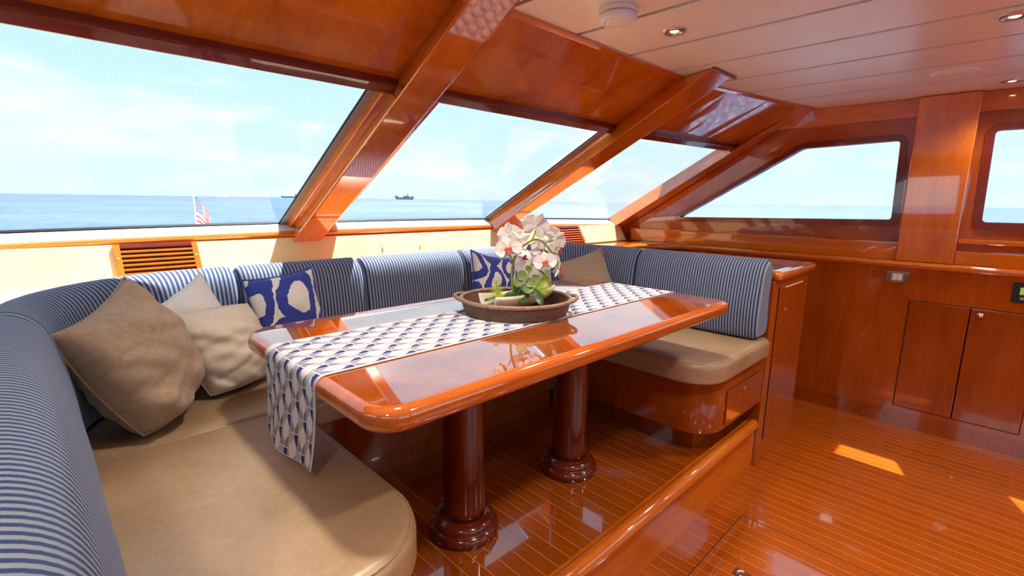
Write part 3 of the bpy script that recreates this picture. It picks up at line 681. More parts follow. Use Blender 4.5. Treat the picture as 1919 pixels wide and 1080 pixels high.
# ------------------------------------------------------------------ locker at the end of the bench
lk = empty('locker', (2.965, 1.3, 0), 'cherry wood locker at the right bench end with keyhole', 'locker')
box('carcass', (2.662, 3.25), (0.802, 2.05), (0.0, 1.026), M['wood_wall'], lk, 0.004)
d = box('door', (2.74, 3.19), (0.795, 0.8015), (0.14, 0.985), M['wood_base'], lk, 0.003)
for (a, b, c, e_) in ((2.735, 2.739, 0.135, 0.99), (3.191, 3.195, 0.135, 0.99)): box('reveal', (a, b), (0.799, 0.8018), (c, e_), M['dark_gap'], d)
k = lathe('keyhole', [(0.0, 0.004), (0.007, 0.003), (0.010, 0.0)], (0, 0, 0), M['chrome'], None, 16); k.location = (2.86, 0.795, 0.85); k.rotation_euler = (PI / 2, 0, 0); attach(k, d)
box('batten', (2.82, 3.12), (0.793, 0.7955), (0.975, 0.981), M['sill'], d)
slab('top', rounded_rect(2.664, 3.29, 0.772, 1.618, [0.03, 0.03, 0.01, 0.01]), 1.027, 1.075, 0.02, M['wood_x'], lk, 0.02)
box('inlay', (2.70, 3.245), (0.825, 1.60), (1.0752, 1.0762), M['burgundy'], lk)

# ------------------------------------------------------------------ dinette bench: bases
br = empty('storage_bench', (2.33, 1.2, 0.26), 'rounded cherry bench base with drawer under the right seat', 'bench')
slab('body', rounded_rect(2.01, 2.655, 0.805, 1.655, [0.15, 0.01, 0.01, 0.01], 10), 0.382, 0.637, 0.003, M['wood_base'], br, 0.003, 2)
box('kickboard', (2.12, 2.655), (0.92, 1.72), (0.2605, 0.382), M['wood_base'], br)
dr = box('drawer', (2.175, 2.60), (0.7985, 0.8055), (0.405, 0.565), M['wood_base'], br, 0.002)
prism('reveal', [(2.171, 0.401), (2.604, 0.401), (2.604, 0.569), (2.171, 0.569)], 1, 0.8038, 0.8048, M['dark_gap'], dr)
k = lathe('keyhole', [(0.0, 0.004), (0.007, 0.003), (0.010, 0.0)], (0, 0, 0), M['chrome'], None, 16); k.location = (2.385, 0.798, 0.53); k.rotation_euler = (PI / 2, 0, 0); attach(k, dr)
bb = empty('storage_bench', (1.25, 1.7, 0.26), 'long cherry bench base behind the table columns', 'bench')
box('body', (0.50, 2.009), (1.662, 2.06), (0.382, 0.637), M['wood_base'], bb, 0.003)
box('kickboard', (0.50, 2.008), (1.72, 2.06), (0.2605, 0.382), M['wood_base'], bb)
bl = empty('storage_bench', (0.22, 1.2, 0.26), 'cherry bench base under the large left seat', 'bench')
slab('body', rounded_rect(-0.12, 0.498, 0.80, 2.02, [0.01, 0.15, 0.01, 0.01], 10), 0.382, 0.637, 0.003, M['wood_base'], bl, 0.003, 2)
prism('kickboard', [(-0.12, 0.90), (0.438, 0.90), (0.438, 1.72), (0.497, 1.72), (0.497, 2.02), (-0.12, 2.02)], 2, 0.2605, 0.382, M['wood_base'], bl)

# unseen boards added along the bench back to stop sunlight leaking through
def leak_stop_board(i0, i1, parent):
    a, b = path_off(0.1535)[i0:i1 + 1], path_off(0.1610)[i0:i1 + 1]
    prism('leak_stop_board', a + b[::-1], 2, 0.2605, 1.027, M['wood_base'], parent)
leak_stop_board(0, 4, bl); leak_stop_board(4, 18, bl); leak_stop_board(18, 22, bb); leak_stop_board(22, 36, br); leak_stop_board(36, 39, br)
# ------------------------------------------------------------------ seat cushions
def seat(poly, label, r=0.03):
    s = slab('seat_cushion', poly, 0.638, 0.735, r, M['leather'], None, 0.012, 6)
    tag(s, label, 'seat cushion', 'leather bench seats'); return s
def piping(s, poly, z, d):
    pts = [(p[0], p[1], z) for p in inset(poly, d)]
    tube('piping', pts, 0.0028, M['leather'], s, 6, True)
pL = rounded_rect(0.012, 0.553, 0.725, 1.578, [0.035, 0.20, 0.035, 0.035], 12)
s = seat(pL, 'large tan leather seat cushion in the left foreground'); piping(s, pL, 0.728, 0.010)
pc = [(-0.01, 1.586), (0.585, 1.586), (0.585, 2.05), (0.43, 2.055)] + arc(0.42, 1.63, 0.43, 92, 178, 10)
seat(pc, 'tan leather corner seat cushion under the linen pillows')
seat(rounded_rect(0.595, 1.925, 1.562, 2.022, 0.035, 4), 'long tan leather seat cushion behind the table')
pcr = [(1.935, 1.60), (2.49, 1.60)] + arc(2.10, 1.63, 0.392, 2, 88, 10) + [(1.935, 2.022)]
seat(pcr, 'tan leather corner seat cushion at the far right corner')
pR = rounded_rect(1.935, 2.648, 0.782, 1.592, [0.16, 0.036, 0.035, 0.035], 12)
s = seat(pR, 'tan leather seat cushion beside the locker at the right', 0.032); piping(s, pR, 0.727, 0.012)

# ------------------------------------------------------------------ striped back cushions swept along the bench outline
def line_point(s):
    """front line of the backrest at arc length s -> point, outward normal"""
    segs = [('l', (0.02, 0.12), (0.02, 1.63)), ('a', (0.42, 1.63), 0.40, 180, 90), ('l', (0.42, 2.03), (2.10, 2.03)), ('a', (2.10, 1.63), 0.40, 90, 0), ('l', (2.50, 1.63), (2.50, 0.81))]
    for sg in segs:
        if sg[0] == 'l':
            a, b = Vector(sg[1]), Vector(sg[2]); L = (b - a).length
            if s <= L or sg is segs[-1]:
                d = (b - a) / L; return a + d * s, Vector((-d.y, d.x))
        else:
            L = sg[2] * PI / 2
            if s <= L:
                an = math.radians(sg[3] + (sg[4] - sg[3]) * s / L); n_ = Vector((math.cos(an), math.sin(an)))
                return Vector(sg[1]) + n_ * sg[2], n_
        s -= L
SEC = [(0.02, 0.742), (0.004, 0.760), (-0.004, 0.82), (-0.006, 0.88), (0.0, 0.95), (0.012, 1.02), (0.026, 1.075), (0.045, 1.112), (0.072, 1.134), (0.100, 1.140), (0.126, 1.130), (0.143, 1.105), (0.149, 1.06), (0.149, 0.95), (0.149, 0.80), (0.142, 0.758), (0.12, 0.742), (0.06, 0.740)]
def smooth_loop(P, k=3):
    out = []; n = len(P)
    for i in range(n):
        p0, p1, p2, p3 = [Vector(P[(i + j) % n]) for j in (-1, 0, 1, 2)]
        for q in range(k):
            t_ = q / k; v_ = 0.5 * (2 * p1 + (p2 - p0) * t_ + (2 * p0 - 5 * p1 + 4 * p2 - p3) * t_ ** 2 + (3 * p1 - p0 - 3 * p2 + p3) * t_ ** 3); out.append((v_.x, v_.y))
    return out
NSEC = len(SEC); SEC = smooth_loop(SEC, 3)
def back_cushion(s0, s1, label, zs=0.0, thick=1.0):
    cs = sum(p[0] for p in SEC) / len(SEC); cz = 0.94
    R = 0.028; st = []
    for i in range(5):
        a = PI / 2 * i / 4; st.append((s0 + R * (1 - math.sin(a)) * 1.0, R * (1 - math.cos(PI / 2 - a))))
    st = [(s0 + R * (1 - math.cos(PI / 2 * i / 4)), R * (1 - math.sin(PI / 2 * i / 4))) for i in range(5)]
    nm = max(6, int((s1 - s0) / 0.03))
    mid = [(s0 + R + (s1 - s0 - 2 * R) * i / nm, 0.0) for i in range(1, nm)]
    st = st + mid + [(s1 - (a - s0), b) for a, b in reversed(st)]
    verts = []; uvs = []; faces = []; n = len(SEC)
    V = [0]
    for i in range(1, n): V.append(V[-1] + math.dist(SEC[i], SEC[i - 1]))
    for s, ins in st:
        p, nn = line_point(s)
        puff = 0.010 * math.sin(PI * min(1, max(0, (s - s0) / (s1 - s0)))) ** 0.5
        for i, (o, z) in enumerate(SEC):
            oo = o * thick; f = 1.0
            dx, dz = (oo - cs), (z - cz); L_ = math.hypot(dx, dz)
            k = max(0.0, 1 - ins / max(L_, 1e-4))
            oo2 = cs + dx * k; zz = cz + dz * k
            ii = i / 3
            if ii < 9.5: oo2 -= puff * min(1.0, max(0.0, (9.5 - ii) / 3))
            w = 0.0035 * noise.noise(Vector((s * 5, z * 6, 1.3)))
            q = p + nn * (oo2 + w)
            verts.append((q.x, q.y, zz + (zs if z > 0.9 else 0))); uvs.append((s, V[i]))
    for j in range(len(st) - 1):
        for i in range(n): faces.append((j * n + i, j * n + (i + 1) % n, (j + 1) * n + (i + 1) % n, (j + 1) * n + i))
    faces += [tuple(range(n)), tuple(range(len(st) * n - 1, (len(st) - 1) * n - 1, -1))]
    o = mesh('back_cushion', verts, faces, M['stripe'], None, True, uvs)
    return tag(o, label, 'back cushion', 'striped bench backs')
S_A = 1.51; S_B = S_A + 0.6283; S_C = S_B + 1.68; S_D = S_C + 0.6283; S_E = S_D + 0.82
back_cushion(0.0, 1.46, 'blue striped back cushion at the very left foreground edge')
back_cushion(1.465, S_B + 0.12, 'curved blue striped back cushion in the left corner')
back_cushion(S_B + 0.125, S_B + 0.64, 'blue striped back cushion behind the left ikat pillow')
back_cushion(S_B + 0.645, S_B + 1.23, 'blue striped back cushion midway along the bench, behind the tray')
back_cushion(S_B + 1.235, S_C + 0.16, 'blue striped back cushion behind the orchid')
back_cushion(S_C + 0.165, S_D + 0.10, 'narrow curved blue striped back cushion in the right corner')
back_cushion(S_D + 0.105, S_E, 'tall blue striped back cushion beside the locker')

# ------------------------------------------------------------------ pillows
def pillow(name, corners, thick, mat, label, seed=0, piped=None, wr=0.012, ears=0.10, side=1):
    """corners (bl, br, tr, tl) in space; two bulging faces meeting in a seam"""
    c = [Vector(p) for p in corners]; N_ = 30
    nrm = ((c[1] - c[0]).cross(c[3] - c[0])).normalized()
    size = ((c[1] - c[0]).length + (c[3] - c[0]).length) / 2
    verts = []; uvs = []; faces = []
    def pt(u, v, s):
        # edges pull in between the corners
        a, b = 2 * u - 1, 2 * v - 1
        eb, er, et, el = ears if isinstance(ears, (list, tuple)) else (ears,) * 4
        pu = a * (1 - (er if a > 0 else el) * (1 - b * b)); pv = b * (1 - (et if b > 0 else eb) * (1 - a * a))
        U, V_ = (pu + 1) / 2, (pv + 1) / 2
        q = (c[0] * (1 - U) * (1 - V_) + c[1] * U * (1 - V_) + c[2] * U * V_ + c[3] * (1 - U) * V_)
        h = (max(0, (1 - a ** 2)) * max(0, (1 - b ** 2))) ** 0.40
        w = noise.noise(Vector((a * 1.0 + seed, b * 1.6 + a * 0.5, s * 3.1))) * wr * 1.6 + noise.noise(Vector((a * 1.2 + seed * 2, b * 5.5 - a * 1.5, 2.0 + s))) * wr * 0.55
        crease = -max(0.0, 0.35 - abs(noise.noise(Vector((a * 0.8 + seed, b * 2.4 + a, 7.7))))) * wr * 1.6
        return q + nrm * (s * (thick * h) + (w + crease * s) * min(1, h * 1.6))
    for s in (1, -1):
        for j in range(N_ + 1):
            for i in range(N_ + 1):
                u, v = i / N_, j / N_
                verts.append(pt(u, v, s)); uvs.append((u * size, v * size))
    K = (N_ + 1) ** 2
    for s in range(2):
        for j in range(N_):
            for i in range(N_):
                a = s * K + j * (N_ + 1) + i; f = (a, a + 1, a + N_ + 2, a + N_ + 1)
                faces.append(f if s == 0 else tuple(reversed(f)))
    me = bpy.data.meshes.new(name); me.from_pydata([tuple(v) for v in verts], [], faces); me.update()
    ul = me.uv_layers.new(name='UVMap')
    for lp in me.loops: ul.data[lp.index].uv = uvs[lp.vertex_index]
    bm = bmesh.new(); bm.from_mesh(me); bmesh.ops.remove_doubles(bm, verts=bm.verts, dist=0.0004); bmesh.ops.recalc_face_normals(bm, faces=bm.faces); bm.to_mesh(me); bm.free()
    o = link(name, me, mat, None, True); tag(o, label, 'pillow', 'loose pillows on the bench')
    rim = []
    for i in range(N_): rim.append(pt(i / N_, 0, 1))
    for i in range(N_): rim.append(pt(1, i / N_, 1))
    for i in range(N_): rim.append(pt(1 - i / N_, 1, 1))
    for i in range(N_): rim.append(pt(0, 1 - i / N_, 1))
    tube('seam', rim, 0.0035, mat, o, 6, True)
    return o
pillow('pillow', [(0.152, 1.60, 0.755), (0.318, 1.755, 0.83), (0.172, 1.80, 1.172), (-0.005, 1.63, 1.062)], 0.135, M['linen_tan'], 'big brown linen pillow in the left corner of the bench', 1.3, wr=0.026, ears=(-0.16, -0.16, 0.14, -0.12))
pillow('pillow', [(0.24, 1.93, 0.80), (0.55, 1.99, 0.86), (0.405, 2.0, 1.142), (0.23, 1.90, 1.04)], 0.07, M['linen_white'], 'white linen pillow leaning behind the ivory pillow', 4.1, wr=0.01)
pillow('pillow', [(0.36, 1.80, 0.752), (0.58, 1.86, 0.77), (0.53, 1.93, 1.02), (0.27, 1.84, 1.02)], 0.105, M['linen_ivory'], 'ivory linen pillow between the brown and the ikat pillow', 7.7, wr=0.020, ears=(-0.06, -0.10, -0.06, -0.08))
pillow('pillow', [(0.56, 1.90, 0.80), (0.84, 1.93, 0.79), (0.795, 1.985, 1.13), (0.525, 1.96, 1.105)], 0.065, M['ikat_a'], 'blue and white ikat pillow at the left, above the table corner', 2.2, wr=0.008, ears=0.08)
pillow('pillow', [(1.57, 1.90, 0.80), (1.95, 1.90, 0.79), (1.99, 1.985, 1.075), (1.64, 1.985, 1.15)], 0.065, M['ikat_b'], 'blue and white ikat pillow behind the rattan tray', 5.2, wr=0.008, ears=0.12)
pillow('pillow', [(1.93, 1.93, 0.80), (2.20, 1.88, 0.80), (2.20, 1.93, 1.13), (1.90, 1.97, 1.14)], 0.06, M['linen_white'], 'white pillow hidden behind the orchid flowers', 9.2, wr=0.008, ears=0.08)
pillow('pillow', [(2.13, 1.70, 0.79), (2.40, 1.52, 0.79), (2.47, 1.74, 1.135), (2.17, 1.86, 1.04)], 0.055, M['linen_grey'], 'taupe pillow in the right corner beyond the orchid', 3.4, wr=0.008, ears=0.07)

# ------------------------------------------------------------------ table
tb = empty('dining_table', (1.26, 1.215, 0.26), 'long varnished dining table on two turned columns', 'table')
TX0, TX1, TY0, TY1, TZ = 0.42, 2.105, 0.785, 1.645, 1.002
tp = rounded_rect(TX0, TX1, TY0, TY1, [0.085, 0.07, 0.085, 0.10], 10)
edge_ = slab('table_edge', tp, TZ - 0.056, TZ - 0.0004, 0.024, M['tedge'], tb, 0.024, 8)
prism('burl_inlay', inset(tp, 0.026), 2, TZ - 0.006, TZ, M['burl'], tb)
for cx in (0.972, 1.553):
    cprof = [(0.118, 0.0), (0.118, 0.004), (0.122, 0.012), (0.123, 0.022), (0.119, 0.032), (0.110, 0.038), (0.106, 0.040), (0.108, 0.046), (0.107, 0.055), (0.100, 0.064), (0.088, 0.069), (0.078, 0.071)]
    col = lathe('column', [(0.074, 0.066), (0.0735, 0.10), (0.0735, 0.60), (0.074, 0.686)], (cx, 1.215, 0.26), M['column'], tb, 48)
    lathe('base_ring', cprof, (cx, 1.215, 0.2605), M['column'], col, 48)
    box('mounting_plate', (cx - 0.12, cx + 0.12), (1.095, 1.335), (0.930, 0.9458), M['column'], tb, 0.004)
box('hinge', (0.52, 0.60), (1.33, 1.40), (0.925, 0.9458), M['brushed'], tb, 0.003)

# runner
def runner_pt(u, v):
    # u: metres from the left hem along the cloth, v: metres across
    y = 1.068 + v
    drop = 0.235 + 0.010 * math.sin(v * 9); r = 0.026; L1 = drop - r; q = r * PI / 2
    top_len = (TX1 - TX0) - 2 * r + 0.004
    lift = 0.0016
    wv = 0.0
    if u < L1:
        d = (L1 - u); s_ = d / L1
        x = TX0 - lift - 0.020 * s_ * s_ + 0.010 * math.sin(v * 22 + 0.6) * s_
        yy = y + 0.018 * s_ * (v - 0.16) / 0.16 * -0.6 + 0.008 * s_
        z = TZ - r - d
        z = max(z, 0.762)
        return (x - (0.0), yy, z)
    u -= L1
    if u < q:
        a = u / r; return (TX0 + r - (r + lift) * math.cos(a), y, TZ - r + (r + lift) * math.sin(a))
    u -= q
    if u < top_len: return (TX0 + r + u, y - 0.012 * u / top_len, TZ + lift)
    u -= top_len
    if u < q:
        a = u / r; return (TX1 - r + (r + lift) * math.sin(a), y - 0.012, TZ - r + (r + lift) * math.cos(a))
    u -= q
    return (TX1 + lift + 0.01 * u, y - 0.012, TZ - r - u)
TOT = 0.235 - 0.026 + 0.026 * PI / 2 * 2 + (TX1 - TX0) - 0.048 + 0.16
NU, NV = 260, 30; W = 0.332
verts = []; uvs = []; faces = []
for i in range(NU + 1):
    for j in range(NV + 1):
        u, v = TOT * i / NU, W * j / NV
        verts.append(runner_pt(u, v)); uvs.append((u + 0.02, v + 0.012))
for i in range(NU):
    for j in range(NV): a = i * (NV + 1) + j; faces.append((a, a + 1, a + NV + 2, a + NV + 1))
run = mesh('table_runner', verts, faces, M['runner'], None, True, uvs)
tag(run, 'white table runner with navy and grey facet print along the table', 'table runner')
sm = run.modifiers.new('thickness', 'SOLIDIFY'); sm.thickness = 0.0012; sm.offset = 1
hemv = [runner_pt(TOT * i / NU, 0) for i in range(NU + 1)]; hemw = [runner_pt(TOT * i / NU, W) for i in range(NU + 1)]
M['hem'] = plain('runner_hem', (0.70, 0.66, 0.67, 1), 0.9)
for hp in (hemv, hemw, [runner_pt(0, W * j / NV) for j in range(NV + 1)]): tube('hem', [(p[0], p[1], p[2] + 0.0008) for p in hp], 0.0016, M['hem'], run, 5)

# ------------------------------------------------------------------ rattan tray
TC = (1.237, 1.237, TZ + 0.0035); TR = 0.74   # TR scales the rim radius
tray = empty('tray', TC, 'round woven rattan tray on the table runner', 'tray')
lathe('base', [(0.0, 0.0), (0.232, 0.0), (0.236, 0.003), (0.232, 0.006), (0.0, 0.006)], TC, M['rattan'], tray, 64, 1.06 * TR, 0.98 * TR, -PI / 4, True, True)
lathe('wall', [(0.236, 0.0), (0.246, 0.018), (0.254, 0.040), (0.258, 0.052), (0.250, 0.053), (0.245, 0.040), (0.236, 0.018), (0.228, 0.004)], TC, M['rattan'], tray, 96, 1.06 * TR, 0.98 * TR, -PI / 4, True, True)
rimpts = []
for k in range(72):
    a = 2 * PI * k / 72; x, y = 0.256 * TR * 1.06 * math.cos(a), 0.256 * TR * 0.98 * math.sin(a); c_, s_ = math.cos(-PI / 4), math.sin(-PI / 4)
    rimpts.append((TC[0] + x * c_ - y * s_, TC[1] + x * s_ + y * c_, TC[2] + 0.054))
tube('rim', rimpts, 0.0075, M['rattan_rim'], tray, 8, True)
for sgn in (1, -1):
    hp = []
    for k in range(-9, 10):
        a = k / 9 * 0.42 + (0 if sgn > 0 else PI); bulge = 0.022 * math.cos(k / 9 * PI / 2); rr = 0.256 * TR + bulge
        x, y = rr * 1.06 * math.cos(a), rr * 0.98 * math.sin(a)
        hp.append((TC[0] + x * c_ - y * s_, TC[1] + x * s_ + y * c_, TC[2] + 0.052 + 0.008 * math.cos(k / 9 * PI / 2)))
    tube('handle', hp, 0.007, M['rattan_rim'], tray, 8)

# ------------------------------------------------------------------ orchid arrangement in a boat-shaped bowl
BO = Vector((1.262, 1.248, TZ + 0.0100))
orch = empty('orchid_arrangement', BO, 'white orchid arrangement with ferns in a boat-shaped cream bowl', 'flower arrangement')
ax_r = Vector((0.713, -0.701, 0)); ax_d = Vector((0.701, 0.713, 0))     # to the right / away, seen across the table
def A(px, py, d=0.0):
    """arrangement coordinates: cm-scale right/up offsets from the bowl (1 unit = one photo pixel = 1.95 mm)"""
    return BO + ax_r * ((px - 972) * 0.00195) + Vector((0, 0, 1)) * ((580 - py) * 0.00195) + ax_d * d
bowl_dir = (ax_r * 0.76 + ax_d * 0.65).normalized(); bowl_side = Vector((-bowl_dir.y, bowl_dir.x, 0))
verts = []; faces = []; NS, NA = 22, 14
for shell in (0, 1):
    for i in range(NS + 1):
        t_ = i / NS; s_ = (t_ - 0.47) * 0.315
        lift = 0.036 * (2 * t_ - 1) ** 2 * (1.0 if t_ > 0.5 else 0.35)
        w_ = 0.052 * (1 - 0.55 * max(0, (t_ - 0.5) * 2) ** 2)
        h_ = 0.056 * (1 - 0.25 * max(0, (t_ - 0.5) * 2) ** 2)
        rr = 1.0 if shell == 0 else 0.88
        bend = 0.018 * math.sin(PI * t_)
        for k in range(NA + 1):
            a = PI * k / NA
            p_ = BO + bowl_dir * s_ + bowl_side * (-w_ * rr * math.cos(a) + bend) + Vector((0, 0, lift + h_ - h_ * rr * math.sin(a)))
            verts.append(p_)
K = (NS + 1) * (NA + 1)
for sh in range(2):
    for i in range(NS):
        for k in range(NA):
            a = sh * K + i * (NA + 1) + k; faces.append((a, a + 1, a + NA + 2, a + NA + 1))
for i in range(NS):
    for k in (0, NA): a = i * (NA + 1) + k; faces.append((a, a + NA + 1, K + a + NA + 1, K + a))
for k in range(NA):
    for i in (0, NS): a = i * (NA + 1) + k; faces.append((a, a + 1, K + a + 1, K + a))
mesh('bowl', verts, faces, M['ceramic'], orch, True)
box_soil = mesh('moss', [BO + bowl_dir * (0.15 * math.cos(2 * PI * k / 20)) + bowl_side * (0.032 * math.sin(2 * PI * k / 20) + 0.012) + Vector((0, 0, 0.043 + 0.008 * (k % 2))) for k in range(20)] + [BO + Vector((0, 0, 0.062))], [(k, (k + 1) % 20, 20) for k in range(20)], M['leafd'], orch)
def curve(pts, n=6):
    out = []; P = [Vector(p) for p in pts]
    for i in range(len(P) - 1):
        p0, p1, p2, p3 = P[max(i - 1, 0)], P[i], P[i + 1], P[min(i + 2, len(P) - 1)]
        for k in range(n):
            t_ = k / n; out.append(0.5 * ((2 * p1) + (p2 - p0) * t_ + (2 * p0 - 5 * p1 + 4 * p2 - p3) * t_ ** 2 + (3 * p1 - p0 - 3 * p2 + p3) * t_ ** 3))
    return out + [P[-1]]
stem_px = [(962, 556, 0), (958, 518, 0), (961, 490, 0), (970, 468, 0), (985, 455, 0), (1000, 447, 0), (1012, 449, 0), (1024, 460, 0), (1034, 474, 0), (1040, 487, 0)]
tube('stem', curve([A(*p) for p in stem_px]), 0.0042, M['stem'], orch, 8)
for br_ in ([(994, 449, 0), (999, 440, 0), (1001, 430, 0)], [(966, 476, 0), (963, 462, 0.005), (956, 452, 0.005)], [(1018, 454, 0), (1028, 450, 0), (1036, 447, 0)], [(961, 492, 0), (956, 481, 0), (953, 476, 0)], [(1031, 470, 0), (1042, 474, 0.01), (1046, 476, 0.02)]):
    tube('stem_branch', curve([A(*p) for p in br_], 4), 0.0028, M['stem'], orch, 6)
def petal_mesh(L, Wd, cup, ruffle, seed):
    verts = []; faces = []; n = 9
    for i in range(n + 1):
        t_ = i / n; w = Wd * (math.sin(PI * min(1, t_ * 0.93 + 0.07)) ** 0.62) * (0.35 + 0.65 * min(1, t_ * 2.2))
        if i == n: w = Wd * 0.10
        for k in range(-4, 5):
            s_ = k / 4
            verts.append(Vector((w * s_ / 1.0, L * t_ * (1 - 0.06 * s_ * s_), cup * (s_ * s_ * 0.5 - t_ * t_ * 0.7) * L + ruffle * math.sin(5 * s_ + seed) * t_)))
    for i in range(n):
        for k in range(8): a = i * 9 + k; faces.append((a, a + 1, a + 10, a + 9))
    return verts, faces
def flower(px, py, d, size, az, tilt, spin, lip, seed):
    """five petals and a lip; facing direction from az (deg, about Z) and tilt"""
    ctr = A(px, py, d)
    zax = Vector((math.cos(math.radians(az)) * math.cos(math.radians(tilt)), math.sin(math.radians(az)) * math.cos(math.radians(tilt)), math.sin(math.radians(tilt))))
    xax = zax.cross(Vector((0, 0, 1))).normalized(); yax = xax.cross(zax); xax = -xax
    Rm = Matrix((xax, yax, zax)).transposed()
    root = None; parts = []
    specs = [(90, 0.52, 0.24, 0.25), (215, 0.50, 0.23, 0.25), (325, 0.50, 0.23, 0.25), (8, 0.56, 0.42, 0.18), (172, 0.56, 0.42, 0.18)]
    allv = []; allf = []
    for j, (an, L, Wd, cup) in enumerate(specs):
        v_, f_ = petal_mesh(L * size, Wd * size * 0.78, cup, 0.02 * size, seed + j)
        an_r = math.radians(an - 90 + spin); off = 0.004 if j > 2 else 0.0
        base_i = len(allv)
        for q in v_:
            qq = Vector((q.x * math.cos(an_r) - q.y * math.sin(an_r), q.x * math.sin(an_r) + q.y * math.cos(an_r), q.z + off))
            allv.append(ctr + Rm @ qq)
        allf += [tuple(base_i + i for i in f) for f in f_]
    o = mesh('flower', allv, allf, M['petal'], orch, True)
    if lip is not None:
        lv = []; lf = []
        for (an, L, wd) in ((-90, 0.24, 0.09), (-20, 0.17, 0.07), (200, 0.17, 0.07)):
            v_, f_ = petal_mesh(L * size, wd * size, -0.6, 0, seed); an_r = math.radians(an - 90 + spin); bi = len(lv)
            for q in v_: lv.append(ctr + Rm @ Vector((q.x * math.cos(an_r) - q.y * math.sin(an_r), q.x * math.sin(an_r) + q.y * math.cos(an_r), q.z + 0.012 + 0.25 * q.length)))
            lf += [tuple(bi + i for i in f) for f in f_]
        mesh('lip', lv, lf, lip, o, True)
FL = [(1003, 424, 0.02, 0.128, 60, 10, 20, None, 1), (953, 440, 0.04, 0.112, 70, -5, -10, None, 2), (952, 463, -0.02, 0.118, 215, 5, 15, M['lip'], 3), (978, 484, 0.03, 0.090, 250, 25, 40, M['lip2'], 4),
      (1040, 444, 0.02, 0.100, 20, 20, 60, None, 5), (1018, 470, 0.04, 0.118, 240, 10, -20, M['lip2'], 6), (1020, 488, -0.02, 0.100, 222, 15, 10, M['lip'], 7), (1044, 468, 0.05, 0.10, 300, 0, 30, M['lip2'], 8),
      (1043, 500, 0.0, 0.108, 320, -10, 5, M['lip'], 9), (973, 448, 0.05, 0.095, 60, -15, 70, None, 10), (1032, 460, 0.06, 0.10, 100, 0, 10, None, 11)]
for f_ in FL: flower(*f_[:3], f_[3] * 0.84, *f_[4:])
def disc_leaf(px, py, d, rad, az, tilt, mat, long=1.0):
    ctr = A(px, py, d); zax = Vector((math.cos(math.radians(az)) * math.cos(math.radians(tilt)), math.sin(math.radians(az)) * math.cos(math.radians(tilt)), math.sin(math.radians(tilt))))
    x_ = zax.cross(Vector((0, 0, 1))).normalized(); y_ = x_.cross(zax); v_ = [ctr - zax * rad * 0.12]
    for k in range(18):
        a = 2 * PI * k / 18; v_.append(ctr + x_ * rad * math.cos(a) + y_ * rad * long * math.sin(a))
    f_ = [(0, k + 1, (k + 1) % 18 + 1) for k in range(18)]
    mesh('leaf', v_, f_, mat, orch, True)
for (px, py, d, r_, az, ti) in ((977, 514, -0.02, 0.019, 215, 20), (970, 527, -0.025, 0.018, 230, 30), (993, 526, -0.03, 0.019, 210, 25), (989, 538, -0.035, 0.019, 225, 35), (990, 502, 0.0, 0.014, 250, 40), (1003, 517, 0.0, 0.013, 230, 65), (999, 494, 0.01, 0.012, 200, 60)):
    disc_leaf(px, py, d, r_, az, ti, M['leaf'])
for (px, py, d, r_, az, ti, lg) in ((1009, 552, -0.05, 0.016, 250, 45, 2.2), (950, 553, -0.02, 0.015, 200, 70, 2.2), (982, 553, -0.03, 0.02, 220, 60, 1.8), (975, 545, 0.02, 0.02, 160, 50, 1.8), (1003, 496, 0.02, 0.012, 280, 50, 1.8), (1013, 508, 0.02, 0.013, 290, 50, 1.9), (968, 548, 0.0, 0.018, 230, 20, 1.9), (960, 556, 0.03, 0.018, 120, 60, 1.8)):
    disc_leaf(px, py, d, r_, az, ti, M['leafd'], lg)
for pts in ([(968, 556, -0.02), (978, 530, -0.03), (990, 508, -0.02), (1003, 488, 0.0)], [(975, 556, -0.01), (985, 525, -0.03), (993, 505, -0.02)]):
    tube('leaf_stalk', curve([A(*p) for p in pts], 4), 0.0016, M['stem'], orch, 5)
def frond(pts, wmax, seed):
    wmax *= 1.35
    c_ = curve([A(*p) for p in pts], 8); n = len(c_); v_ = []; f_ = []
    for i in range(1, n - 1):
        d_ = (c_[i + 1] - c_[i - 1]).normalized(); sd = d_.cross(ax_d).normalized()
        t_ = i / n; w = wmax * (math.sin(PI * (0.15 + 0.85 * t_)) ** 0.8)
        for s_ in (1, -1):
            b = len(v_); tip = c_[i] + sd * s_ * w + d_ * w * 0.45 + ax_d * (0.006 * math.sin(i + seed))
            v_ += [c_[i] - d_ * 0.0022, c_[i] + d_ * 0.0022, tip]; f_.append((b, b + 1, b + 2))
    o = mesh('fern_frond', v_, f_, M['fern'], orch)
    tube('midrib', c_, 0.0011, M['stem'], o, 5)
frond([(932, 562, -0.05), (931, 545, -0.05), (930, 523, -0.05)], 0.020, 1)
frond([(936, 562, -0.06), (938, 553, -0.06), (934, 540, -0.06)], 0.014, 2)
frond([(998, 550, 0.0), (1010, 530, 0.0), (1026, 505, 0.0)], 0.024, 3)
frond([(1000, 552, -0.01), (1016, 540, -0.01), (1033, 534, -0.01)], 0.020, 4)
frond([(1000, 548, 0.02), (1018, 525, 0.03), (1030, 520, 0.03)], 0.022, 5)
frond([(998, 552, 0.02), (1012, 548, 0.02), (1030, 548, 0.02)], 0.016, 6)

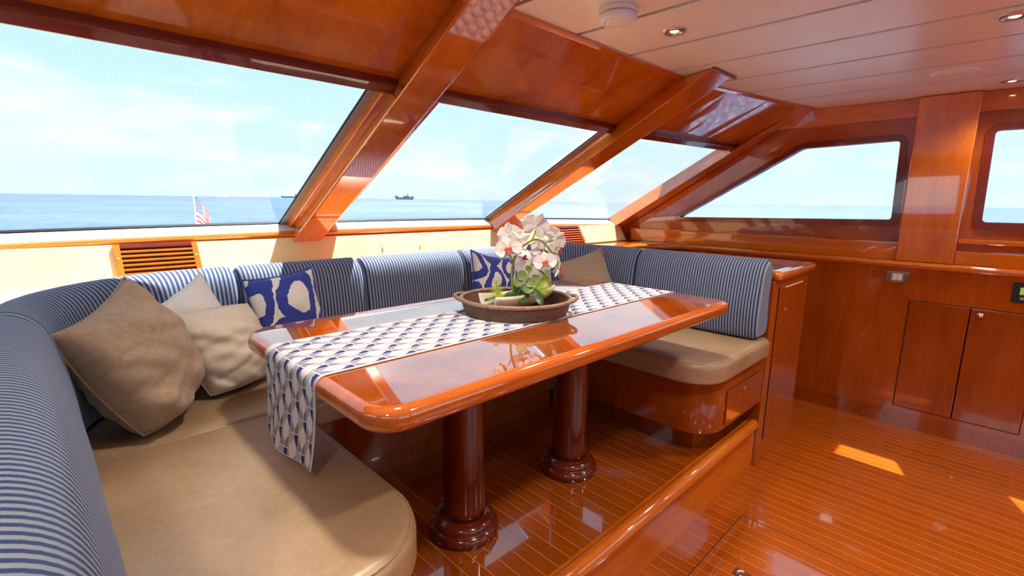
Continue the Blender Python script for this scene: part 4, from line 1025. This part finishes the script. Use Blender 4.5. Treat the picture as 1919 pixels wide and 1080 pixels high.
# ------------------------------------------------------------------ outside: sea, stern deck, flag, ships
sea = mesh('sea', [(-40000, -40000, -3.4), (40000, -40000, -3.4), (40000, 40000, -3.4), (-40000, 40000, -3.4)], [(0, 1, 2, 3)], M['sea']); tag(sea, 'calm blue open sea beyond the windows', 'sea', kind='stuff')
deck = box('aft_deck', (-1.1, 4.05), (2.76, 9.6), (-0.6, 0.15), M['deck']); tag(deck, kind='structure')
fl = empty('flag', (1.84, 9.0, 0.15), 'striped flag with starred blue canton flying at the stern', 'flag')
tube('staff', [(1.838, 9.0, 0.15), (1.842, 9.0, 1.50)], 0.010, M['whitep'], fl, 8)
lathe('finial', [(0.0, 0.02), (0.012, 0.012), (0.014, 0.0), (0.008, -0.01)], (1.842, 9.0, 1.505), M['chrome'], fl, 12)
nu, nv = 40, 30; verts = []; uvs = []; faces = []
for i in range(nu + 1):
    for j in range(nv + 1):
        u, v = i / nu, j / nv
        fold = math.sin(u * 9 + v * 1.5)
        x = 1.848 + 0.245 * u ** 0.8 * (1 - 0.25 * v) - 0.10 * (1 - v) * u * u
        y = 9.0 + 0.05 * fold * u
        z = 0.93 + 0.50 * v - 0.30 * u ** 1.1 * (0.65 + 0.35 * v) + 0.02 * fold * u
        verts.append((x, y, z)); uvs.append((u, v))
for i in range(nu):
    for j in range(nv): a = i * (nv + 1) + j; faces.append((a, a + 1, a + nv + 2, a + nv + 1))
o = mesh('cloth', verts, faces, M['flag'], fl, True, uvs); o.modifiers.new('thickness', 'SOLIDIFY').thickness = 0.002
def ship(az_deg, dist, L, H, label, kind):
    """far vessel seen broadside at an azimuth from +X"""
    a = math.radians(az_deg); ctr = Vector((math.cos(a) * dist, math.sin(a) * dist, -3.4)); t_ = Vector((math.sin(a), -math.cos(a), 0)); d_ = Vector((math.cos(a), math.sin(a), 0))
    root = empty('cargo_ship', ctr, label, 'ship')
    def ext(name, prof, w):
        v_ = []; n = len(prof)
        for s_ in (-w / 2, w / 2): v_ += [ctr + t_ * (p[0] * L) + Vector((0, 0, p[1] * H)) + d_ * s_ for p in prof]
        f_ = [tuple(range(n)), tuple(range(2 * n - 1, n - 1, -1))] + [(i, (i + 1) % n, n + (i + 1) % n, n + i) for i in range(n)]
        mesh(name, v_, f_, M['shipgrey'], root)
    if kind == 0:
        ext('hull', [(-0.43, 0), (0.5, 0), (0.5, 0.28), (-0.38, 0.28), (-0.5, 0.46)], 18)
        ext('forecastle', [(-0.46, 0.3), (-0.30, 0.3), (-0.30, 0.46), (-0.5, 0.47)], 16)
        ext('superstructure', [(-0.05, 0.28), (0.32, 0.28), (0.30, 0.46), (-0.02, 0.48)], 15)
        ext('stern_house', [(0.38, 0.28), (0.5, 0.28), (0.5, 0.46), (0.38, 0.46)], 15)
        ext('mast', [(0.13, 0.46), (0.18, 0.46), (0.22, 0.82), (0.20, 0.82)], 3)
    else:
        ext('hull', [(-0.46, 0), (0.48, 0), (0.5, 0.35), (-0.5, 0.35)], 18)
        ext('superstructure', [(0.34, 0.35), (0.46, 0.35), (0.45, 0.95), (0.36, 0.95)], 15)
        ext('forecastle', [(-0.5, 0.35), (-0.42, 0.35), (-0.42, 0.5), (-0.5, 0.5)], 12)
ship(57.98, 4200, 152, 62, 'grey ship with a mast on the horizon in the middle window', 0)
ship(69.9, 6500, 180, 45, 'low grey ship on the horizon right of the flag', 1)
isl_c = Vector((math.cos(math.radians(76.05)), math.sin(math.radians(76.05)), 0)) * 9000
verts = []; faces = []
for i in range(25):
    t_ = i / 24 * 2 - 1; h_ = 32 * max(0, 1 - abs(t_) ** 1.8) * (0.8 + 0.3 * noise.noise(Vector((t_ * 3, 0, 0))))
    tv = Vector((math.sin(math.radians(76.05)), -math.cos(math.radians(76.05)), 0)); dv = isl_c.normalized()
    for s_ in (-60, 0, 60): verts.append(isl_c + tv * t_ * 92 + dv * s_ + Vector((0, 0, -3.4 + (h_ if s_ == 0 else 0))))
for i in range(24):
    for k in range(2): a = i * 3 + k; faces.append((a, a + 1, a + 4, a + 3))
tag(mesh('island', verts, faces, M['island']), 'faint low island on the horizon beside the flag', 'island')
